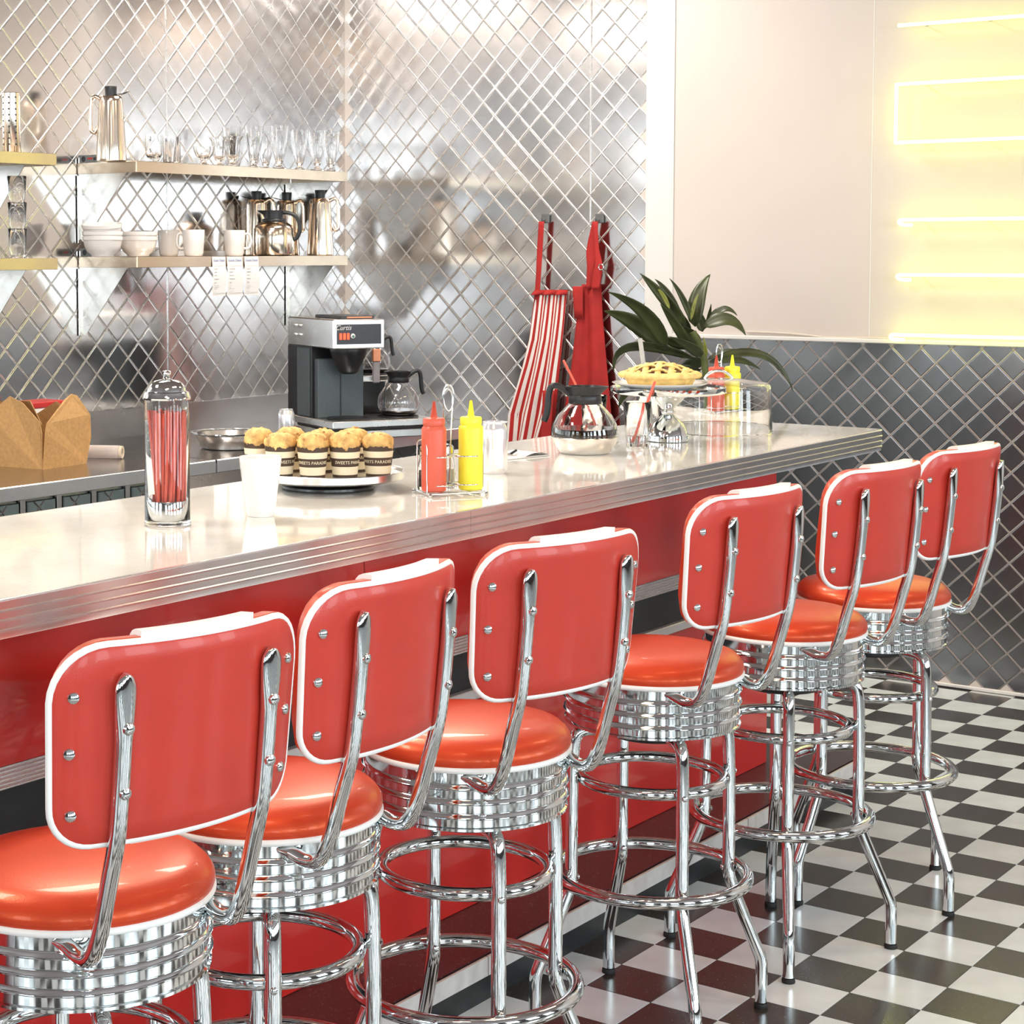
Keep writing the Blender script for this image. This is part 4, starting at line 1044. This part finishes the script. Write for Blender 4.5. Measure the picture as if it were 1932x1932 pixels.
def sundae(pos, lab, tall):
    t = thing('sundae_glass', lab, 'glass', pos, 0, 'small footed sundae glasses')
    def rf(rr, z, a): return rr*(1+.045*math.cos(10*a)*(1 if z > .02 else 0)*(1.6 if z > .10 else 1))
    if tall: o_ = [(0, 0), (.029, 0), (.030, .002), (.024, .006), (.011, .014), (.010, .022), (.017, .030), (.0245, .045), (.027, .075), (.030, .100), (.040, .116)]; i_ = [(.038, .1165), (.0275, .100), (.0245, .075), (.022, .047), (.014, .034), (0, .032)]
    else: o_ = [(0, 0), (.027, 0), (.028, .002), (.022, .006), (.011, .012), (.010, .020), (.020, .028), (.034, .044), (.040, .062), (.041, .076)]; i_ = [(.0388, .076), (.0375, .062), (.031, .046), (.018, .032), (0, .030)]
    MB().lathe(o_+i_, 60, rfun=rf).build('glass_body', GLASS, t, 60)
sundae(sh(385, 0, 4.90), 'low footed sundae bowl left of the tulip glasses', False)
sundae(sh(414, 0, 4.93), 'tulip sundae glass with wavy rim, left one of two', True)
sundae(sh(439, 0, 4.845), 'tulip sundae glass with wavy rim, right one of two', True)
def gmug(pos, lab, footed, pr):
    t = thing('glass_cup', lab, 'glass', pos, 0, 'clear glass cups with black print')
    if footed: o_ = [(0, 0), (.026, 0), (.027, .002), (.012, .010), (.012, .016), (.024, .022), (.031, .034), (.032, .108)]; i_ = [(.0302, .108), (.0295, .036), (.022, .026), (0, .024)]
    else: o_ = [(0, 0), (.031, 0), (.033, .003), (.033, .104)]; i_ = [(.0312, .104), (.031, .008), (0, .006)]
    MB().lathe(o_+i_, 40).build('glass_body', GLASS, t, 60)
    tow = -HF
    for (txt_, z, dx) in pr:
        me = text_mesh(txt_, .020, BLACKP, .0002)
        for v in me.vertices:
            a = v.co.x/.0326+dx; r = .0333+v.co.z; v.co = (r*math.sin(a), -r*math.cos(a), v.co.y+z)
        link('printed_mark', me, t, (0, 0, 0), math.atan2(HR.y, HR.x))
gmug(sh(290, 0, 4.90), 'footed clear glass cup with small black print marks', True, (('2', .090, -.3), ('5', .046, -.3)))
gmug(sh(324, 0, 4.88), 'straight clear glass cup with a black print near the rim', False, (('6', .088, -.6), ('8', .018, -.2)))

# bowls, mugs, servers on the lower shelf
def bowl_mesh(R_=.072, h=.072):
    return MB().lathe([(0, .003), (.036, .003), (.038, 0), (.041, .001), (.042, .006), (.056, .018), (.066, .036), (R_-.002, h-.016), (R_-.0015, h-.014), (R_+.0012, h-.012), (R_+.002, h), (R_, h+.001), (R_-.002, h-.001), (.062, .036), (.052, .021), (.036, .009), (0, .008)], 48).mesh('bowl_body', CERAMG, 40)
BM = bowl_mesh()
def bowl(pos, lab, tilt=0):
    o = link('bowl', BM, None, pos); o.rotation_euler = (0, tilt, 0) if not tilt else (tilt*.55, -tilt, 0)
    tag(o, lab, 'bowl', 'stacked pale bowls')
q = sh(193, 1, 4.90)
bowl(q, 'pale bowl at the bottom of the left stack')
bowl(q+Vector((0, 0, .018)), 'middle pale bowl of the left stack')
bowl(q+Vector((0, 0, .046)), 'tilted pale bowl on top of the left stack', .10)
q = sh(260, 1, 4.94)
bowl(q, 'pale bowl at the bottom of the right stack beside the mugs'); bowl(q+Vector((0, 0, .019)), 'pale bowl on top of the right stack beside the mugs')
def mug2(pos, ang, lab):
    t = thing('shelf_mug', lab, 'mug', pos, ang, 'pale mugs on the lower shelf')
    MB().lathe([(0, .003), (.028, .003), (.030, 0), (.0335, .002), (.037, .012), (.041, .060), (.0425, .098), (.0415, .100), (.0398, .098), (.0375, .050), (.034, .012), (0, .007)], 40).build('mug_body', CERAMG, t, 50)
    MB().tube(smoothpath([(.038, 0, .084), (.058, 0, .088), (.066, 0, .072), (.066, 0, .046), (.056, 0, .028), (.036, 0, .030)], 2), .0052, 8, ref=(0, 1, 0), sc=None).build('mug_handle', CERAMG, t, 60)
hl2 = math.atan2(-HR.y, -HR.x); hr2 = math.atan2(HR.y, HR.x)
mug2(sh(318, 1, 5.02), hl2-.2, 'pale mug beside the bowls, handle to the left'); mug2(sh(365, 1, 4.87), hl2-.15, 'middle pale mug on the lower shelf, handle to the left'); mug2(sh(442, 1, 4.86), hr2+.25, 'pale mug beside the round carafe, handle to the right')
def carafe(pos, ang, lab):
    t = thing('round_carafe', lab, 'carafe', pos, ang)
    MB().lathe([(0, .001), (.070, 0), (.078, .004), (.081, .012), (.0815, .070), (.0805, .108), (.073, .122), (.052, .134), (.0465, .138), (0, .138)], 48).build('steel_body', SATIN, t, 40)
    def sp(r, z, a): return r+(max(0, math.cos(a-PI))**12)*.030*max(0, (z-.160)/.02)
    MB().lathe([(.0480, .1375), (.0490, .142), (.0470, .147), (.0380, .150), (.0385, .165), (.0400, .178), (.036, .182), (0, .183)], 40, rfun=sp).build('pour_lid', BLACKP, t, 50)
    MB().tube(smoothpath([(.034, 0, .174), (.060, 0, .172), (.088, 0, .160), (.104, 0, .130), (.104, 0, .095), (.092, 0, .070), (.079, 0, .064)], 2), .0085, 10, ref=(0, 1, 0)).build('handle', BLACKP, t, 60)
carafe(sh(517, 1, 4.885), hr2-.1, 'round steel carafe with black lid and handle among the tall servers')
server(sh(484, 1, 5.030), hr2+PI-.25, 'tall steel server behind the left side of the round carafe', .97)
server(sh(541, 1, 5.030), hr2+PI*.9, 'tall steel server directly behind the round carafe', .97)
server(sh(604, 1, 4.90), hr2+PI+.05, 'tall steel server at the right end of the lower shelf')
# guest checks hanging on the front lip
for (a, b, sk, lab) in ((400, 424.5, -.4, 'guest check slip hanging on the shelf lip, left of three'), (428, 456.5, .0, 'guest check slip hanging on the shelf lip, middle of three'), (461, 487, .4, 'guest check slip hanging on the shelf lip, right of three')):
    p0, p1 = onY(a, 490, SYF-.004), onY(b, 490, SYF-.004); w_ = p1.x-p0.x
    t = thing('guest_check', lab, 'paper slip', ((p0.x+p1.x)/2, SYF-.0035, SZ[1]-.152), 0, 'guest check slips')
    MB().grid(lambda i, j: ((-.5+i/4)*w_, -.006*(math.sin(PI*j/9)**2)-.0004*i, .15*j/9), 5, 10).build('slip', PAPER, t, 60)
    me = text_mesh('Guest Check', .014, INKB, .0001); k = w_*.86/(max(v.co.x for v in me.vertices)-min(v.co.x for v in me.vertices))
    for v in me.vertices: v.co.x *= k
    o = link('check_heading', me, t, (0, -.0034, .136)); o.rotation_euler = (R(90), 0, 0)
    ln = MB(); ln.box(-w_*.45, w_*.45, -.0064, -.0058, .1175, .1184)
    for k in range(7):
        z = .104-k*.013; ln.box(-w_*.40, -w_*.40+w_*random.uniform(.12, .38), -.0074, -.0066, z, z+.0022)
    ln.box(-w_*.42, w_*.42, -.0040, -.003, .012, .0130); ln.build('printed_lines', INKG, t, 0)

# left shelf things
p = Vector((onY(22, 285, 4.90).x, 4.90, SZ[0]+.0105))
t = thing('perforated_canister', 'perforated steel canister cut by the left frame edge on the upper shelf', 'canister', p)
MB().lathe([(0, .001), (.031, 0), (.032, .002), (.032, .205), (.030, .207), (.028, .205), (.028, .004), (0, .003)], 36).build('canister_body', SATIN, t, 40)
hp = MB().lathe([(0, 0), (.0036, 0), (.003, .0006), (0, .0008)], 10).mesh('hole', BLACKP)
for k in range(9):
    for q in range(3):
        a = CAMYAW+PI+(q-1)*.75-.1
        o = link('hole', hp, t, (.0320*math.cos(a), .0320*math.sin(a), .03+k*.020)); o.rotation_euler = (0, R(90), a)
p = Vector((onY(31, 285, 4.89).x, 4.89, SZ[1]-.0035))
TG = MB().lathe([(0, 0), (.024, 0), (.026, .003), (.033, .100), (.0322, .1012), (.031, .100), (.0245, .010), (0, .009)], 40).mesh('stacked_tumbler', GLASS, 50)
for k, lab in enumerate(('lowest clear tumbler of the stack at the left frame edge', 'middle clear tumbler of the stack at the left frame edge', 'top clear tumbler of the stack at the left frame edge')):
    tag(link('stacked_tumbler', TG, None, p+Vector((0, 0, .0901*k+.0003))), lab, 'glass', 'stacked tumblers on the left shelf')

# ================================================================ APRONS ON HOOKS
def stripe_mat():
    m = mat('striped_apron_cloth', (.8, .74, .70), .8, var=.05, vscale=12, bump=.3, bscale=500); nt = m.node_tree; b = nt.nodes['Principled BSDF']
    src = b.inputs['Base Color'].links[0].from_socket
    uv = nt.nodes.new('ShaderNodeUVMap'); sx = nt.nodes.new('ShaderNodeSeparateXYZ'); nt.links.new(uv.outputs[0], sx.inputs[0])
    mu = nt.nodes.new('ShaderNodeMath'); mu.operation = 'MULTIPLY'; mu.inputs[1].default_value = 8; nt.links.new(sx.outputs[0], mu.inputs[0])
    fr = nt.nodes.new('ShaderNodeMath'); fr.operation = 'FRACT'; nt.links.new(mu.outputs[0], fr.inputs[0])
    gt = nt.nodes.new('ShaderNodeMath'); gt.operation = 'GREATER_THAN'; gt.inputs[1].default_value = .52; nt.links.new(fr.outputs[0], gt.inputs[0])
    mx = nt.nodes.new('ShaderNodeMix'); mx.data_type = 'RGBA'; nt.links.new(gt.outputs[0], mx.inputs[0]); nt.links.new(src, mx.inputs[6]); mx.inputs[7].default_value = (.42, .016, .014, 1)
    nt.links.new(mx.outputs[2], b.inputs['Base Color']); return m
STRIPE = stripe_mat()
def cloth(rows, name, mt, par, org, folds, depth, nu=40, base=.03, sub=6):
    """rows: (py, px_left, px_right) in the wall plane"""
    R_ = []
    for (y0, a0, b0_), (y1, a1, b1_) in zip(rows[:-1], rows[1:]):
        for k in range(sub): f_ = k/sub; R_.append((y0+(y1-y0)*f_, a0+(a1-a0)*f_, b0_+(b1_-b0_)*f_))
    R_.append(rows[-1]); mb = MB(); n = len(R_)
    def P(i, j):
        y, a, b = R_[j]; f_ = i/(nu-1); x = a+(b-a)*f_
        q = onX(x, y, XR); amp = depth*(.25+.75*j/(n-1))
        return (XR-base-amp*(.5+.5*math.sin(folds*2*PI*f_+.8+.35*math.sin(j*.2)))-org[0], q.y-org[1], q.z-org[2])
    mb.grid(P, nu, n); o = mb.build(name, mt, par, 80)
    uvl = o.data.uv_layers.new(name='UVMap')
    for lp in o.data.loops: vi = lp.vertex_index; uvl.data[lp.index].uv = ((vi % nu)/(nu-1), (vi//nu)/(n-1))
    sm = o.modifiers.new('thickness', 'SOLIDIFY'); sm.thickness = .002
    return o
def hook(px, lab):
    a, b = onX(px-8, 404, XR), onX(px+9, 420, XR); c = (a+b)/2
    t = thing('wall_hook', lab, 'hook', (XR-.003, c.y, c.z), 0, 'grey square adhesive hooks')
    MB().bbox(-.010, 0, -.019, .019, -.019, .019, .003).build('hook_plate', GREYP, t, 0)
    MB().tube(smoothpath([(-.008, 0, -.004), (-.030, 0, -.012), (-.034, 0, -.004), (-.034, 0, .004)], 2), .004, 8).build('hook_arm', GREYP, t)
    return c
h1 = hook(1030.5, 'grey square wall hook holding the striped apron'); h2 = hook(1132.5, 'grey square wall hook holding the plain red apron')
org = (XR-.03, h1.y, h1.z-.45)
t = thing('striped_apron', 'red and white striped apron hanging on the left wall hook', 'apron', org)
cloth([(549, 1021, 1077), (600, 1015, 1073), (640, 1010, 1069), (690, 998, 1064), (735, 985, 1060), (780, 972, 1056), (830, 969, 1040), (880, 966, 1036)], 'apron_body', STRIPE, t, org, 2.6, .035)
cloth([(547, 1019, 1079), (556, 1018, 1078)], 'top_hem', APR, t, org, 2.6, .035, base=.0325, sub=3)
cloth([(418, 1026, 1036), (470, 1023, 1033), (520, 1021, 1030), (552, 1019, 1028), (640, 1008, 1018), (740, 983, 994), (830, 968, 978)], 'neck_strap', APR, t, org, .3, .006, nu=6, base=.036)
cloth([(735, 1040, 1061), (780, 1040, 1057), (850, 1036, 1052)], 'lower_panel', APR, t, org, .6, .012, nu=10, base=.062)
org = (XR-.03, h2.y, h2.z-.45)
t = thing('red_apron', 'plain dark red apron hanging on the right wall hook', 'apron', org)
cloth([(536, 1108, 1141), (560, 1097, 1143), (600, 1099, 1145), (650, 1094, 1149), (700, 1088, 1153), (760, 1080, 1159), (860, 1072, 1168)], 'apron_body', APR, t, org, 1.7, .03)
cloth([(540, 1093, 1112), (548, 1094, 1112), (600, 1098, 1112)], 'bib_edge', APR, t, org, .5, .008, nu=8, base=.05, sub=3)
cloth([(418, 1127, 1137), (455, 1119, 1136), (475, 1116, 1134), (505, 1118, 1130), (545, 1116, 1124)], 'neck_strap', APR, t, org, .5, .01, nu=8, base=.035)
cloth([(418, 1130, 1138), (470, 1134, 1141), (500, 1135, 1148), (515, 1131, 1147), (545, 1128, 1142)], 'neck_strap', APR, t, org, .5, .01, nu=8, base=.045)
c = onX(1134, 504, XR-.062)
o = MB().tube([(0, .011*math.cos(i*PI/10), .011*math.sin(i*PI/10)) for i in range(20)], .0022, 8, closed=True).build('strap_ring', CHROME, t, 60, loc=Vector(c)-Vector(org))

# ================================================================ PLANT
PC = Vector((5.95, 2.96, 0)); PD = (PC+Vector((0, 0, 1.3))-C_O).dot(C_F)
t = thing('potted_plant', 'dark green long-leaved potted plant behind the far end of the counter', 'plant', PC)
MB().lathe([(0, .0), (.11, 0), (.115, .01), (.145, .26), (.152, .265), (.152, .29), (.138, .29), (.132, .26), (0, .255)], 36).build('plant_pot', TERRA, t, 40)
MB().lathe([(0, .262), (.128, .258), (0, .2625)], 24).build('soil', SOIL, t)
zf = lambda x, y: (1950*0+950+x*.3106, 480+y*.3106)
crown = atD(*zf(1235, 640), PD)-PC
MB().tube(smoothpath([(0, 0, .25), (.01, .0, .6), (crown.x*.6, crown.y*.6, .9), tuple(crown), tuple(atD(*zf(1150, 470), PD)-PC)], 2), [.013]*32+[.010]*20, 8).build('stem', BARK, t) if False else MB().tube(smoothpath([(0, 0, .25), (.01, .0, .6), (crown.x*.6, crown.y*.6, .9), tuple(crown), tuple(atD(*zf(1150, 470), PD)-PC)], 2), .012, 8).build('stem', BARK, t, 60)
def leaf(b, m_, e, w_, d0, d1, mt=LEAF):
    """b, m_, e: zoomed pixel base, middle, tip; d0/d1: depth offsets of base and tip"""
    P0 = atD(*zf(*b), PD+d0)-PC; P1 = atD(*zf(*m_), PD+(d0+d1)*.5)-PC; P2 = atD(*zf(*e), PD+d1)-PC
    c1 = P1*2-(P0+P2)*.5; pts = bez(P0, c1, P2, 12); mb = MB(); n = 5; V = []
    W = w_*.3106/ (FPX/PD)
    for i, p in enumerate(pts):
        f_ = i/11; tn = (pts[min(i+1, 11)]-pts[max(i-1, 0)]).normalized()
        vw = (p+PC-C_O).normalized(); sd_ = tn.cross(vw).normalized(); up = sd_.cross(tn).normalized()
        ww = W*.5*max(.02, (math.sin(PI*min(1, f_*1.0)**.62)))**.8
        tw = .55
        for k in range(n):
            s = (k-2)/2; V.append(p+(sd_*math.cos(tw)+up*math.sin(tw))*(s*ww)+up*(-abs(s))*ww*.35)
    mb.add(V, [(j*n+k, j*n+k+1, (j+1)*n+k+1, (j+1)*n+k) for j in range(11) for k in range(n-1)])
    o = mb.build('leaf', mt, t, 60); s_ = o.modifiers.new('thickness', 'SOLIDIFY'); s_.thickness = .0012
for a in (((1110, 430), (960, 250), (830, 115), 85, 0, .05), ((1090, 450), (1010, 260), (920, 150), 60, .03, .1), ((1150, 420), (1085, 260), (1008, 145), 45, -.02, .02),
          ((1165, 440), (1180, 260), (1255, 122), 120, 0, .04), ((985, 570), (860, 360), (632, 226), 105, -.04, -.10), ((1000, 580), (800, 420), (612, 345), 130, .05, .10),
          ((1130, 570), (1040, 420), (952, 300), 70, -.05, -.08), ((1200, 620), (1130, 560), (1010, 500), 75, -.06, -.10), ((1225, 450), (1325, 335), (1420, 372), 55, 0, -.05),
          ((1215, 440), (1360, 395), (1472, 492), 95, -.02, -.08), ((1235, 440), (1250, 370), (1262, 300), 30, .02, .03), ((1250, 650), (1570, 610), (1760, 832), 60, 0, .02),
          ((1240, 640), (1330, 590), (1425, 578), 28, -.02, -.06), ((1180, 640), (780, 560), (670, 720), 70, .05, .10), ((1200, 700), (850, 760), (700, 930), 110, .05, .12),
          ((1140, 470), (1090, 400), (1060, 330), 60, .04, .08), ((1180, 520), (1060, 540), (960, 500), 90, .05, .10), ((1210, 470), (1190, 390), (1140, 300), 75, .05, .09),
          ((1200, 700), (980, 820), (880, 980), 90, .08, .12), ((1230, 660), (1100, 700), (1000, 900), 90, .08, .10), ((1250, 660), (1420, 640), (1560, 700), 55, .06, .10), ((1190, 560), (1130, 480), (1030, 440), 80, .02, .05)):
    leaf(*a)
for a in (((1140, 400), (1160, 300), (1185, 240), 26, -.025, -.02), ((1010, 330), (970, 250), (930, 200), 30, -.02, .03), ((1235, 620), (1225, 560), (1215, 500), 22, -.03, -.03)):
    leaf(*a, mt=LEAFY)
bpy.context.view_layer.update()
